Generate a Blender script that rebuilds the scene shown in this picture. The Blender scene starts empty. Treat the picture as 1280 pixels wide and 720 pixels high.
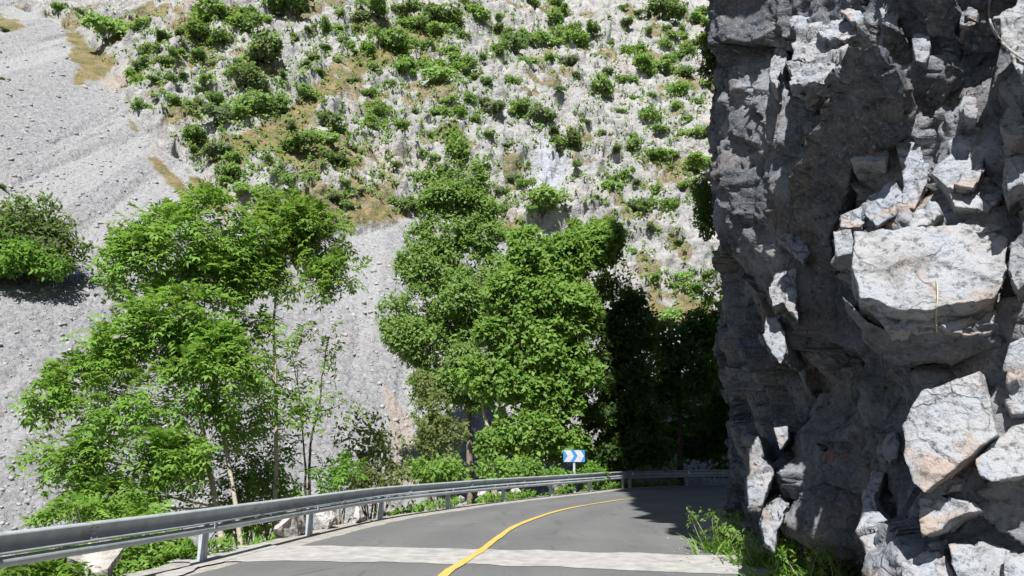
import bpy, bmesh, math, random
import numpy as np
from mathutils import Vector, Matrix
random.seed(7)
RNG = np.random.default_rng(11)
S = bpy.context.scene
COL = S.collection

# ------------------------------------------------------------------ camera model
F = 1000.0; CH = 1.55; PITCH = math.radians(11.75)
CP, SP = math.cos(PITCH), math.sin(PITCH)
def P(px, py, Y):
    """world point at forward distance Y seen at photo pixel (px,py)"""
    v = (360-py)/F
    dy = CP - v*SP; dz = SP + v*CP; dx = (px-640)/F
    k = Y/dy
    return Vector((dx*k, Y, CH+dz*k))
def proj(X, Y, Z):
    w = Y*CP + (Z-CH)*SP
    w = np.maximum(w, 1e-3)
    up = -Y*SP + (Z-CH)*CP
    return 640+F*X/w, 360-F*up/w

# ------------------------------------------------------------------ numpy noise
def _h(ix, iy, iz, seed):
    n = (ix.astype(np.int64)*374761393 + iy.astype(np.int64)*668265263 + iz.astype(np.int64)*2147483647 + seed*1274126177) & 0xffffffff
    n = ((n ^ (n >> 13))*1274126177) & 0xffffffff
    n = ((n ^ (n >> 16))*2246822519) & 0xffffffff
    return ((n ^ (n >> 15)) & 0xffffff)/float(0xffffff)
def vnoise(x, y, z=None, seed=0):
    if z is None: z = np.zeros_like(x)
    ix, iy, iz = np.floor(x), np.floor(y), np.floor(z)
    fx, fy, fz = x-ix, y-iy, z-iz
    fx = fx*fx*fx*(fx*(fx*6-15)+10); fy = fy*fy*fy*(fy*(fy*6-15)+10); fz = fz*fz*fz*(fz*(fz*6-15)+10)
    r = 0
    for a in (0, 1):
        for b in (0, 1):
            for c in (0, 1):
                r = r + _h(ix+a, iy+b, iz+c, seed)*(fx if a else 1-fx)*(fy if b else 1-fy)*(fz if c else 1-fz)
    return r*2-1
def fbm(x, y, z=None, seed=0, oct=4, gain=.5):
    r = 0; a = 1; s = 0
    for k in range(oct):
        r = r + a*vnoise(x*2**k+17*k, y*2**k-9*k, None if z is None else z*2**k+5*k, seed+k); s += a; a *= gain
    return r/s
def facets(x, y, seed=0, tilt=.8, step=.5, jit=.9):
    """piecewise planar, one tilted plane per voronoi cell; also returns F2-F1 and a cell random"""
    ix, iy = np.floor(x), np.floor(y)
    b1 = np.full(x.shape, 9.); b2 = np.full(x.shape, 9.); val = np.zeros(x.shape); rid = np.zeros(x.shape)
    z0 = np.zeros_like(ix)
    for a in (-1, 0, 1):
        for b in (-1, 0, 1):
            cx, cy = ix+a, iy+b
            px = cx+.5+jit*(_h(cx, cy, z0, seed)-.5); py = cy+.5+jit*(_h(cx, cy, z0, seed+1)-.5)
            dx, dy = x-px, y-py
            d = np.sqrt(dx*dx+dy*dy)
            v = step*(_h(cx, cy, z0, seed+2)*2-1) + tilt*((_h(cx, cy, z0, seed+3)*2-1)*dx+(_h(cx, cy, z0, seed+4)*2-1)*dy)
            m = d < b1
            b2 = np.where(m, b1, np.minimum(b2, d))
            val = np.where(m, v, val); rid = np.where(m, _h(cx, cy, z0, seed+5), rid); b1 = np.where(m, d, b1)
    return val, b2-b1, rid
def facets3(x, y, z, seed=0, tilt=.8, step=.5):
    ix, iy, iz = np.floor(x), np.floor(y), np.floor(z)
    b1 = np.full(x.shape, 9.); val = np.zeros(x.shape)
    for a in (-1, 0, 1):
        for b in (-1, 0, 1):
            for c in (-1, 0, 1):
                cx, cy, cz_ = ix+a, iy+b, iz+c
                h1 = _h(cx, cy, cz_, seed); h2 = (h1*7919.13) % 1; h3 = (h1*104729.7) % 1; h4 = (h1*15485.9) % 1
                dx, dy, dz = x-cx-.1-.8*h1, y-cy-.1-.8*h2, z-cz_-.1-.8*h3
                d = dx*dx+dy*dy+dz*dz; m = d < b1
                v = step*(h4*2-1)+tilt*((h2*2-1)*dx+(h3*2-1)*dy+(h1*2-1)*dz)
                val = np.where(m, v, val); b1 = np.where(m, d, b1)
    return val
def sstep(x, a, b):
    t = np.clip((x-a)/(b-a), 0, 1); return t*t*(3-2*t)
def inpoly(px, py, poly):
    r = np.zeros(px.shape, bool); n = len(poly)
    for i in range(n):
        x1, y1 = poly[i]; x2, y2 = poly[(i+1) % n]
        if y1 == y2: continue
        c = ((y1 > py) != (y2 > py)) & (px < (x2-x1)*(py-y1)/(y2-y1)+x1)
        r ^= c
    return r

# ------------------------------------------------------------------ mesh helpers
def mesh_np(name, V, Fc, mat, parent=None, smooth=False, attrs=None, mats=None, mid=None):
    V = np.asarray(V, np.float32); Fc = np.asarray(Fc, np.int32)
    k = Fc.shape[1]
    me = bpy.data.meshes.new(name)
    me.vertices.add(len(V)); me.vertices.foreach_set('co', V.ravel())
    me.loops.add(Fc.size); me.loops.foreach_set('vertex_index', Fc.ravel())
    me.polygons.add(len(Fc))
    me.polygons.foreach_set('loop_start', np.arange(0, Fc.size, k, dtype=np.int32))
    me.polygons.foreach_set('loop_total', np.full(len(Fc), k, np.int32))
    if smooth: me.polygons.foreach_set('use_smooth', np.ones(len(Fc), bool))
    for m in (mats or [mat]): me.materials.append(m)
    if mid is not None: me.polygons.foreach_set('material_index', np.asarray(mid, np.int32))
    for an, av in (attrs or {}).items():
        a = me.attributes.new(an, 'FLOAT', 'POINT'); a.data.foreach_set('value', np.asarray(av, np.float32).ravel())
    me.update(calc_edges=True); me.validate()
    o = bpy.data.objects.new(name, me); COL.objects.link(o)
    if parent: o.parent = parent
    return o
def link_bm(name, bm, mat, parent=None, smooth=False):
    me = bpy.data.meshes.new(name)
    bmesh.ops.recalc_face_normals(bm, faces=bm.faces[:])
    bm.to_mesh(me); bm.free()
    if smooth: me.polygons.foreach_set('use_smooth', np.ones(len(me.polygons), bool))
    me.materials.append(mat)
    o = bpy.data.objects.new(name, me); COL.objects.link(o)
    if parent: o.parent = parent
    return o
def grid_faces(nr, nc):
    i = np.arange(nr-1)[:, None]*nc + np.arange(nc-1)[None, :]
    return np.stack([i, i+1, i+nc+1, i+nc], -1).reshape(-1, 4)
def empty(name, loc=(0, 0, 0), rz=0):
    o = bpy.data.objects.new(name, None); COL.objects.link(o); o.location = loc; o.rotation_euler = (0, 0, rz); o.empty_display_size = .2
    return o
def tag(o, label, cat, group=None):
    o['label'] = label; o['category'] = cat
    if group: o['group'] = group
    return o
def kind(o, k): o['kind'] = k; return o
def box(bm, c, s, rot=None):
    M = Matrix.Translation(c)
    if rot is not None: M = M @ rot.to_4x4()
    bmesh.ops.create_cube(bm, size=1, matrix=M @ Matrix.Diagonal((s[0], s[1], s[2], 1)))
class Acc:
    def __init__(s): s.v = []; s.f = []; s.n = 0
    def add(s, V, Fc):
        V = np.asarray(V, float).reshape(-1, 3); Fc = np.asarray(Fc, int)
        s.v.append(V); s.f.append(Fc+s.n); s.n += len(V)
    def get(s): return np.concatenate(s.v), np.concatenate(s.f)
def tube(acc, pts, rad, sides=7, cap=True):
    pts = np.asarray(pts, float); n = len(pts)
    T = np.gradient(pts, axis=0); T /= np.linalg.norm(T, axis=1, keepdims=True)+1e-9
    ref = np.array([1., 0, 0]) if abs(T[0][0]) < .8 else np.array([0, 1., 0])
    A = np.cross(T, ref); A /= np.linalg.norm(A, axis=1, keepdims=True)+1e-9
    B = np.cross(T, A)
    th = np.arange(sides)*2*math.pi/sides
    rad = np.asarray(rad, float)
    V = pts[:, None, :] + rad[:, None, None]*(np.cos(th)[None, :, None]*A[:, None, :]+np.sin(th)[None, :, None]*B[:, None, :])
    i = np.arange(n-1)[:, None]*sides; j = np.arange(sides)[None, :]; j2 = (j+1) % sides
    Fc = np.stack([i+j, i+j2, i+sides+j2, i+sides+j], -1).reshape(-1, 4)
    acc.add(V.reshape(-1, 3), Fc)
def bez(a, b, c, n):
    t = np.linspace(0, 1, n)[:, None]
    return (1-t)**2*np.asarray(a)+2*t*(1-t)*np.asarray(b)+t*t*np.asarray(c)
def spline(pts, n):
    """smooth resample (Catmull-Rom) of a polyline, evenly by arc length"""
    p = np.asarray(pts, float); q = np.vstack([2*p[0]-p[1], p, 2*p[-1]-p[-2]]); out = []
    for i in range(1, len(q)-2):
        t = np.linspace(0, 1, 24, endpoint=False)[:, None]
        a, b, c, d = q[i-1], q[i], q[i+1], q[i+2]
        out.append(.5*((2*b)+(-a+c)*t+(2*a-5*b+4*c-d)*t*t+(-a+3*b-3*c+d)*t**3))
    out = np.vstack(out+[p[-1:]])
    s = np.r_[0, np.cumsum(np.linalg.norm(np.diff(out, axis=0), axis=1))]
    u = np.linspace(0, s[-1], n)
    return np.stack([np.interp(u, s, out[:, k]) for k in range(out.shape[1])], 1)

# ------------------------------------------------------------------ materials
class N:
    def __init__(s, name):
        s.m = bpy.data.materials.new(name); s.m.use_nodes = True; s.t = s.m.node_tree; s.n = s.t.nodes; s.l = s.t.links
        s.b = s.n['Principled BSDF']; s.out = s.n['Material Output']
    def add(s, t, **k):
        q = s.n.new(t)
        for a, b in k.items(): setattr(q, a, b)
        return q
    def put(s, sock, v):
        if isinstance(v, bpy.types.NodeSocket): s.l.new(v, sock)
        elif v is not None: sock.default_value = v
    def pos(s): return s.add('ShaderNodeNewGeometry').outputs['Position']
    def mapv(s, v, sc):
        m = s.add('ShaderNodeMapping'); s.put(m.inputs['Vector'], v); m.inputs['Scale'].default_value = sc; return m.outputs[0]
    def noise(s, v, sc, det=5, rough=.6, dist=0):
        q = s.add('ShaderNodeTexNoise'); s.put(q.inputs['Vector'], v); q.inputs['Scale'].default_value = sc; q.inputs['Detail'].default_value = det
        q.inputs['Roughness'].default_value = rough; q.inputs['Distortion'].default_value = dist; return q.outputs['Fac']
    def vor(s, v, sc, feat='F1', out='Distance'):
        q = s.add('ShaderNodeTexVoronoi', feature=feat); s.put(q.inputs['Vector'], v); q.inputs['Scale'].default_value = sc; return q.outputs[out]
    def ramp(s, f, stops):
        q = s.add('ShaderNodeValToRGB'); s.put(q.inputs[0], f); e = q.color_ramp.elements
        while len(e) < len(stops): e.new(.5)
        for k, (p, c) in enumerate(stops):
            e[k].position = p; e[k].color = (c, c, c, 1) if not hasattr(c, '__len__') else (*c, 1)
        return q.outputs[0]
    def mix(s, f, a, b, mode='MIX'):
        q = s.add('ShaderNodeMix', data_type='RGBA', blend_type=mode); s.put(q.inputs[0], f)
        for i, v in ((6, a), (7, b)):
            if hasattr(v, '__len__') and not isinstance(v, bpy.types.NodeSocket): v = (*v, 1) if len(v) == 3 else v
            s.put(q.inputs[i], v)
        return q.outputs[2]
    def math(s, op, a, b=None):
        q = s.add('ShaderNodeMath', operation=op); s.put(q.inputs[0], a)
        if b is not None: s.put(q.inputs[1], b)
        return q.outputs[0]
    def attr(s, n): return s.add('ShaderNodeAttribute', attribute_name=n).outputs['Fac']
    def bump(s, h, st=.5, d=.05, prev=None):
        q = s.add('ShaderNodeBump'); q.inputs['Strength'].default_value = st; q.inputs['Distance'].default_value = d; s.put(q.inputs['Height'], h)
        if prev is not None: s.l.new(prev, q.inputs['Normal'])
        return q.outputs[0]
    def fin(s, col, rough=.9, nrm=None, spec=.2, metal=0):
        c = (*col, 1) if isinstance(col, tuple) and len(col) == 3 else col
        s.put(s.b.inputs['Base Color'], c); s.put(s.b.inputs['Roughness'], rough); s.put(s.b.inputs['Specular IOR Level'], spec); s.put(s.b.inputs['Metallic'], metal)
        if nrm is not None: s.l.new(nrm, s.b.inputs['Normal'])
        return s.m

def mat_hill():
    n = N('hillside_rock'); p = n.pos()
    big = n.noise(p, .09, 5); mid = n.noise(p, .5, 6, .65); fine = n.noise(p, 3.5, 5, .7)
    rock = n.mix(n.ramp(mid, [(.35, 0), (.65, 1)]), (.235, .236, .24), (.375, .373, .37))
    rock = n.mix(n.ramp(big, [(.52, 0), (.68, .55)]), rock, (.41, .365, .33))
    rock = n.mix(n.ramp(fine, [(.3, .75), (.45, 0)]), rock, (.17, .165, .16))
    rock = n.mix(n.math('MULTIPLY', n.attr('blue'), .8), rock, (.36, .40, .46))
    rid = n.attr('rid')
    scree = n.mix(rid, (.195, .20, .215), (.335, .338, .35))
    scree = n.mix(n.ramp(n.noise(p, .12, 4), [(.45, 0), (.7, .5)]), scree, (.29, .28, .275))
    scree = n.mix(n.math('MULTIPLY', n.attr('band'), .55), scree, (.345, .347, .357))
    scree = n.mix(n.ramp(n.noise(p, 4, 3, .7), [(.3, .6), (.5, 0)]), scree, (.13, .13, .135))
    gr = n.mix(n.ramp(n.noise(p, .5, 5, .7), [(.38, 0), (.62, 1)]), (.12, .13, .05), (.275, .205, .11))
    gr = n.mix(n.ramp(n.noise(p, 5, 3, .7), [(.35, .6), (.6, 0)]), gr, (.08, .07, .03))
    c = n.mix(n.attr('scree'), rock, scree)
    c = n.mix(n.attr('dirt'), c, (.33, .285, .25))
    gf = n.math('ADD', n.math('MULTIPLY', n.attr('grass'), 1.5), n.math('MULTIPLY', n.math('SUBTRACT', n.noise(p, 2.6, 6, .8), .5), 3.2))
    gq = n.add('ShaderNodeClamp'); n.put(gq.inputs[0], n.math('SUBTRACT', gf, .45)); c = n.mix(gq.outputs[0], c, gr)
    b = n.bump(n.vor(p, 2.2), .5, .25); b = n.bump(n.vor(p, 5.5), .5, .10, b); b = n.bump(n.noise(p, 2.5, 6, .75), .85, .38, b)
    return n.fin(c, .95, b, .05)
def mat_cliff():
    n = N('limestone_cliff'); p = n.pos(); ps = n.mapv(p, (1, 1, .22))
    big = n.noise(p, .55, 5, .6, .4); mid = n.noise(p, 2.3, 7, .68, .3); fine = n.noise(p, 14, 6, .7); st = n.noise(ps, 2.4, 5, .6, .5)
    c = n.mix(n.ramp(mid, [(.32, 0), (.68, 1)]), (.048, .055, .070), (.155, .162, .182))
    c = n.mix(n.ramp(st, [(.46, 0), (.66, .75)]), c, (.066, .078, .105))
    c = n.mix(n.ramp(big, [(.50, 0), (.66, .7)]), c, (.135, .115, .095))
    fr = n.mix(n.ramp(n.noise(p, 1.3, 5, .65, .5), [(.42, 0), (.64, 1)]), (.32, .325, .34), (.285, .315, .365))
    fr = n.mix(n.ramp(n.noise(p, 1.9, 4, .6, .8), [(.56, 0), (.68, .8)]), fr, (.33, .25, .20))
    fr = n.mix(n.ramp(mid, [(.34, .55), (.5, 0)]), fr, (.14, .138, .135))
    c = n.mix(n.attr('lit_tone'), c, fr)  # sun and shade put into the colour: sunlit blocks paler, shaded wall darker
    c = n.mix(n.ramp(fine, [(.34, .8), (.48, 0)]), c, (.045, .045, .048))
    c = n.mix(n.ramp(n.noise(p, 22, 5, .75), [(.54, 0), (.66, .55)]), c, (.30, .30, .31))
    c = n.mix(n.ramp(n.vor(p, 9), [(.06, .7), (.14, 0)]), c, (.26, .26, .26))
    pw = n.add('ShaderNodeVectorMath', operation='ADD'); n.put(pw.inputs[0], n.mapv(p, (1, 1, .6)))
    nv = n.add('ShaderNodeTexNoise'); n.put(nv.inputs['Vector'], p); nv.inputs['Scale'].default_value = 1.6; nv.inputs['Detail'].default_value = 5
    sc_ = n.add('ShaderNodeVectorMath', operation='SCALE'); n.put(sc_.inputs[0], nv.outputs['Color']); sc_.inputs['Scale'].default_value = .9; n.l.new(sc_.outputs[0], pw.inputs[1])
    k1 = n.ramp(n.vor(pw.outputs[0], 1.5, 'DISTANCE_TO_EDGE'), [(0, 1), (.03, 0)]); k2 = n.ramp(n.vor(pw.outputs[0], 4.6, 'DISTANCE_TO_EDGE'), [(0, 1), (.03, 0)])
    kk = n.math('MAXIMUM', n.math('MULTIPLY', k1, .40), n.math('MULTIPLY', k2, .10)); kk = n.math('MULTIPLY', kk, n.ramp(n.noise(p, 1.1, 3), [(.42, 0), (.58, 1)]))
    c = n.mix(kk, c, (.035, .035, .037))
    h = n.math('SUBTRACT', n.math('ADD', n.math('MULTIPLY', mid, .6), n.math('MULTIPLY', fine, .25)), n.math('MULTIPLY', kk, .35))
    b = n.bump(h, .9, .16); b = n.bump(n.noise(p, 40, 4, .7), .4, .02, b)
    return n.fin(c, .88, b, .25)
def mat_asphalt():
    n = N('asphalt'); p = n.pos()
    a = n.noise(p, .35, 5, .6); sp = n.noise(p, 90, 3, .7); m = n.noise(n.mapv(p, (1.4, .35, 1)), 1.1, 5, .65)
    c = n.mix(n.ramp(a, [(.35, 0), (.65, 1)]), (.118, .122, .125), (.154, .157, .157))
    c = n.mix(n.ramp(m, [(.28, .7), (.42, 0)]), c, (.062, .063, .066))
    c = n.mix(n.ramp(n.noise(p, 6, 5, .7), [(.62, 0), (.75, .4)]), c, (.16, .158, .15))
    c = n.mix(n.ramp(n.noise(p, 18, 5, .8), [(.36, .5), (.5, 0)]), c, (.07, .071, .074)); c = n.mix(n.ramp(n.noise(p, 30, 4, .8), [(.54, 0), (.66, .5)]), c, (.21, .21, .205))
    c = n.mix(n.ramp(sp, [(.36, .6), (.5, 0)]), c, (.06, .06, .062))
    c = n.mix(n.ramp(n.vor(p, 26), [(.04, .7), (.10, 0)]), c, (.2, .2, .195))
    tr_ = n.attr('across'); wv = n.math('SINE', n.math('MULTIPLY', tr_, 25.1)); wv = n.math('MULTIPLY', n.math('ADD', n.math('MULTIPLY', wv, .5), .5), n.ramp(n.noise(n.mapv(p, (2, .25, 1)), 1.0, 4), [(.3, .1), (.7, .55)]))
    c = n.mix(wv, c, (.088, .09, .094))
    c = n.mix(n.ramp(n.noise(n.mapv(p, (3, .5, 1)), .9, 6, .75), [(.60, 0), (.70, .5)]), c, (.19, .188, .18))
    cr = n.ramp(n.vor(n.mapv(p, (1, 1, 1)), .55, 'DISTANCE_TO_EDGE'), [(.0, 1), (.018, 0)])
    cr = n.math('MULTIPLY', cr, n.ramp(n.noise(p, .5, 3), [(.48, 0), (.58, .5)]))
    c = n.mix(cr, c, (.04, .04, .042))
    return n.fin(c, .85, n.bump(sp, .35, .01), .3)
def mat_noise(name, c1, c2, sc, rough=.9, bs=.4, bd=.02, c3=None, spec=.2, metal=0, sc2=None):
    n = N(name); p = n.pos(); f = n.noise(p, sc, 6, .65, .2)
    c = n.mix(n.ramp(f, [(.34, 0), (.66, 1)]), c1, c2)
    if c3: c = n.mix(n.ramp(n.noise(p, sc2 or sc*.4, 5, .7), [(.54, 0), (.66, .8)]), c, c3)
    return n.fin(c, rough, n.bump(n.noise(p, sc*3, 5, .7), bs, bd), spec, metal)
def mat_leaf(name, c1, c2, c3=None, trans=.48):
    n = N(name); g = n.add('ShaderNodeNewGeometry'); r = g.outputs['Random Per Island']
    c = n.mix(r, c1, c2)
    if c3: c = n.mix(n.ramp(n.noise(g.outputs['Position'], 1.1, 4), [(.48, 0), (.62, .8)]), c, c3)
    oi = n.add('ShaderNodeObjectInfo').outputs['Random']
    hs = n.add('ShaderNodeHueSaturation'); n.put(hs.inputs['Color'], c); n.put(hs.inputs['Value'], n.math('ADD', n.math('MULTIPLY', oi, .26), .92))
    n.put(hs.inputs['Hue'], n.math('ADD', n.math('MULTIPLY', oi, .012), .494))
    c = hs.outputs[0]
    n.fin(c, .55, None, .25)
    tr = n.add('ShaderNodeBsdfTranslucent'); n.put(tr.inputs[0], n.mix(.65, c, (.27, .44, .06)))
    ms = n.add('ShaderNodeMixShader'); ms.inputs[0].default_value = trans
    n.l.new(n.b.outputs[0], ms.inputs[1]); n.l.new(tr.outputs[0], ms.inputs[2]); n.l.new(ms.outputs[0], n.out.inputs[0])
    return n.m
M = dict(
    hill=mat_hill(), cliff=mat_cliff(), asphalt=mat_asphalt(),
    ground=mat_noise('bank_soil', (.12, .10, .07), (.22, .20, .17), 1.2, .95, .8, .08, (.08, .09, .035)),
    shoulder=mat_noise('pale_gravel', (.22, .21, .19), (.36, .345, .32), 7, .95, .6, .02, (.15, .145, .135)),
    strip=mat_noise('worn_concrete', (.25, .245, .238), (.375, .37, .36), 4, .9, .4, .010, (.22, .22, .217), sc2=1.8),
    yellow=mat_noise('yellow_paint', (.44, .32, .085), (.54, .40, .11), 9, .7, .3, .005, (.20, .17, .10), sc2=18),
    steel=mat_noise('galvanised_steel', (.30, .34, .37), (.42, .46, .48), 3.5, .5, .12, .004, (.25, .26, .26), .5, .15),
    post=mat_noise('galvanised_post', (.32, .36, .40), (.42, .46, .49), 9, .55, .15, .004, (.3, .27, .24), .5, .15),
    refl=mat_noise('reflector_white', (.8, .8, .78), (.85, .85, .84), 20, .3, .05, .001),
    white=mat_noise('sign_white', (.74, .75, .76), (.8, .8, .8), 8, .4, .03, .001),
    blue=mat_noise('sign_blue', (.04, .17, .42), (.05, .20, .47), 8, .4, .03, .001),
    boulder=mat_noise('boulder_stone', (.30, .29, .28), (.46, .44, .42), 3, .9, .9, .06, (.2, .19, .17)),
    screestone=mat_noise('scree_stone', (.22, .22, .225), (.36, .355, .355), 1.6, .95, .8, .04),
    orange=mat_noise('orange_paint', (.26, .10, .05), (.34, .14, .07), 12, .8, .2, .003),
    bark=mat_noise('bark', (.13, .105, .08), (.25, .215, .175), 8, .95, .9, .03, (.08, .07, .055)),
    barkpale=mat_noise('pale_bark', (.30, .27, .215), (.42, .375, .31), 8, .95, .8, .02, (.2, .17, .13)),
    barkdark=mat_noise('dark_bark', (.05, .04, .035), (.10, .085, .07), 9, .95, .8, .02),
    straw=mat_noise('dry_stalk', (.34, .31, .22), (.42, .39, .30), 9, .9, .2, .005),
    cable=mat_noise('old_cable', (.22, .22, .22), (.3, .3, .29), 9, .6, .2, .005),
    walnut=mat_leaf('leaf_walnut', (.12, .225, .04), (.21, .335, .07), (.155, .31, .05)),
    broad=mat_leaf('leaf_broad', (.11, .21, .045), (.19, .315, .072), (.20, .32, .065)),
    poplar=mat_leaf('leaf_light', (.14, .24, .07), (.22, .325, .11), (.175, .30, .075)),
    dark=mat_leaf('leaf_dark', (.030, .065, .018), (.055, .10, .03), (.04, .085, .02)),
    olive=mat_leaf('leaf_olive', (.075, .115, .045), (.135, .175, .08), (.095, .13, .055)),
    grey=mat_leaf('leaf_grey', (.12, .155, .10), (.18, .21, .14), (.14, .17, .10)),
    bright=mat_leaf('leaf_bright', (.085, .20, .03), (.145, .285, .045), (.12, .25, .035)),
    shrub_b=mat_leaf('leaf_shrub_bright', (.18, .295, .08), (.26, .38, .125), (.21, .335, .095)),  # hillside shrub leaves made paler: distance haze put into their colour
    shrub_m=mat_leaf('leaf_shrub_mid', (.165, .25, .09), (.24, .33, .135), (.21, .31, .105)),
    shrub_d=mat_leaf('leaf_shrub_dark', (.105, .175, .065), (.16, .235, .09), (.13, .205, .075)),
    weed=mat_leaf('leaf_weed', (.08, .19, .02), (.15, .27, .045), (.13, .21, .05), .4),
    twig=mat_leaf('leaf_twiggy', (.10, .13, .05), (.19, .19, .09), (.14, .18, .06)),
)

# ------------------------------------------------------------------ render, camera, light
cam = bpy.data.cameras.new('camera'); co = bpy.data.objects.new('camera', cam); COL.objects.link(co)
cam.sensor_width = 36; cam.lens = 36*F/1280; cam.clip_end = 3000; cam.clip_start = .05
co.location = (0, 0, CH); co.rotation_euler = (math.radians(90)+PITCH, 0, 0)
S.camera = co
EL = math.radians(50); SX = -.10
AZ = math.atan2(SX, -1)                       # direction towards the sun, from +Y clockwise to +X
tosun = Vector((math.sin(AZ)*math.cos(EL), math.cos(AZ)*math.cos(EL), math.sin(EL)))
sun = bpy.data.lights.new('sun', 'SUN'); so = bpy.data.objects.new('sun', sun); COL.objects.link(so)
sun.energy = 5; sun.angle = math.radians(.5); sun.color = (1, .965, .91)
so.location = (0, -20, 60); so.rotation_euler = (-tosun).to_track_quat('-Z', 'Y').to_euler()
w = bpy.data.worlds.new('World'); S.world = w; w.use_nodes = True
wt = w.node_tree; sk = wt.nodes.new('ShaderNodeTexSky'); sk.sky_type = 'NISHITA'; sk.sun_disc = False
sk.sun_elevation = EL; sk.sun_rotation = AZ; sk.air_density = 1; sk.dust_density = .6
bg = wt.nodes['Background']; bg.inputs[1].default_value = .05; wt.links.new(sk.outputs[0], bg.inputs[0])
S.view_settings.view_transform = 'Standard'; S.view_settings.look = 'None'; S.view_settings.exposure = .95; S.view_settings.gamma = 1
S.render.engine = 'CYCLES'; S.cycles.max_bounces = 6; S.cycles.transparent_max_bounces = 8
S.cycles.use_denoising = True

# ------------------------------------------------------------------ road layout
RAIL = [(-8.3, -12), (-6.6, 0), (-5.45, 7.4), (-4.62, 11.6), (-3.95, 16.0), (-3.2, 20.0), (-2.05, 23.3), (-.71, 26.6), (.95, 30.1), (2.95, 34.0), (5.2, 38.4), (8.2, 41.2), (12.5, 43), (20, 44), (34, 44)]
rail = spline(RAIL, 700)
def rail_dist(X, Y):
    """signed distance to the rail line, positive on the valley side"""
    X = np.asarray(X, float); Y = np.asarray(Y, float); shp = X.shape
    q = np.stack([X.ravel(), Y.ravel()], 1); best = np.full(len(q), 1e9); sg = np.zeros(len(q))
    R = rail[::7]
    for a, b in zip(R[:-1], R[1:]):
        d = b-a; t = np.clip(((q-a)@d)/(d@d), 0, 1); c = a+t[:, None]*d; e = q-c
        dd = np.hypot(e[:, 0], e[:, 1]); s = d[0]*e[:, 1]-d[1]*e[:, 0]
        m = dd < best; best = np.where(m, dd, best); sg = np.where(m, np.sign(s), sg)
    return (best*sg).reshape(shp)
def ground_z(X, Y):
    d = rail_dist(X, Y)
    X = np.asarray(X, float); Y = np.asarray(Y, float)
    nz = fbm(X*.45, Y*.45, seed=3, oct=4)
    z = -.035 - .5*np.clip(d-.5, 0, 13) + nz*.28*sstep(d, .4, 2.0)
    return z
def gz(x, y): return float(ground_z(np.array([x]), np.array([y]))[0])

gx = np.r_[np.linspace(-160, -32, 14)[:-1], np.linspace(-32, 26, 260), np.linspace(26, 160, 14)[1:]]
gy = np.r_[np.linspace(-160, -12, 14)[:-1], np.linspace(-12, 62, 320), np.linspace(62, 200, 12)[1:]]
GX, GY = np.meshgrid(gx, gy)
GZ = ground_z(GX, GY)
ground = kind(mesh_np('ground', np.stack([GX, GY, GZ], -1).reshape(-1, 3), grid_faces(*GX.shape), M['ground'], smooth=True), 'structure')

def ribbon(left, right, n, z, name, mat, wob=0.0, cross=8):
    L = spline(left, n); R = spline(right, n)
    t = np.linspace(0, 1, cross)[None, :, None]
    V = L[:, None, :]*(1-t)+R[:, None, :]*t
    if wob:
        for e, sgn in ((0, 1), (-1, -1)):
            V[:, e, 0] += sgn*wob*fbm(V[:, e, 0]*1.7, V[:, e, 1]*1.7, seed=8, oct=4)
    V = np.concatenate([V, np.full(V.shape[:2]+(1,), z)], -1)
    return kind(mesh_np(name, V.reshape(-1, 3), grid_faces(n, cross), mat, attrs=dict(across=np.tile(np.linspace(0, 1, cross), n))), 'structure')
def offset(poly, d):
    p = np.asarray(poly, float); t = np.gradient(p, axis=0); t /= np.linalg.norm(t, axis=1, keepdims=True)
    return p+d*np.stack([t[:, 1], -t[:, 0]], 1)
railp = spline(RAIL, 60)
LEFT = offset(railp, .5)
RIGHT = [(2.3, -12), (2.55, 0), (2.75, 6), (2.9, 10), (3.1, 12.5), (3.45, 15.5), (4.1, 19), (5.3, 22.8), (7.6, 26.6), (11, 30.2), (16, 33.4), (24, 35.6), (34, 36)]
RIGHT2 = offset(spline(RIGHT, 60), 1.6)
LEFT2 = offset(railp, -.45)
ribbon(LEFT2, RIGHT2, 300, -.012, 'road_shoulder', M['shoulder'], .12)
ribbon(LEFT, RIGHT, 400, 0.0, 'road', M['asphalt'], .10, 12)
# pale concrete band across the road, bottom of picture
def gpt(px, py):
    v = (360-py)/F; dz = SP+v*CP; k = -CH/dz
    return ((px-640)/F*k, (CP-v*SP)*k)
near = [gpt(205, 704), gpt(300, 702), gpt(420, 702), gpt(640, 707.5), gpt(800, 713.5), gpt(935, 719.5)]
far = [gpt(270, 682), gpt(340, 682), gpt(420, 683), gpt(640, 687.5), gpt(800, 692), gpt(905, 695.5)]
ribbon(near, far, 120, .006, 'concrete_road_band', M['strip'], 0, 10)
bandobj = bpy.data.objects['concrete_road_band']
for v in bandobj.data.vertices:
    v.co.y += .16*float(fbm(np.array([v.co.x*2.2]), np.array([v.co.y*1.5]), seed=5)[0])
# pale worn triangle on the left shoulder
tri_l = [gpt(150, 735), gpt(190, 722), gpt(225, 711), gpt(262, 697), (gpt(330, 678))]
tri_r = [gpt(215, 735), gpt(222, 722), gpt(250, 711), gpt(290, 700), (gpt(345, 683))]
ribbon(tri_l, tri_r, 60, .010, 'worn_gravel_patch', M['strip'], .15, 6)
YL = [(-1.9, -2), (-1.3, 5), gpt(555, 720), gpt(573, 707), gpt(600, 690), gpt(622, 673), gpt(650, 655.5), gpt(700, 638.5), gpt(750, 629), gpt(800, 623.2), (8, 30.8), (13, 34.4), (20, 37)]
yl = spline(YL, 200)
ribbon(offset(yl, -.066), offset(yl, .066), 300, .014, 'yellow_centre_line', M['yellow'], .02, 3)

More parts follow.
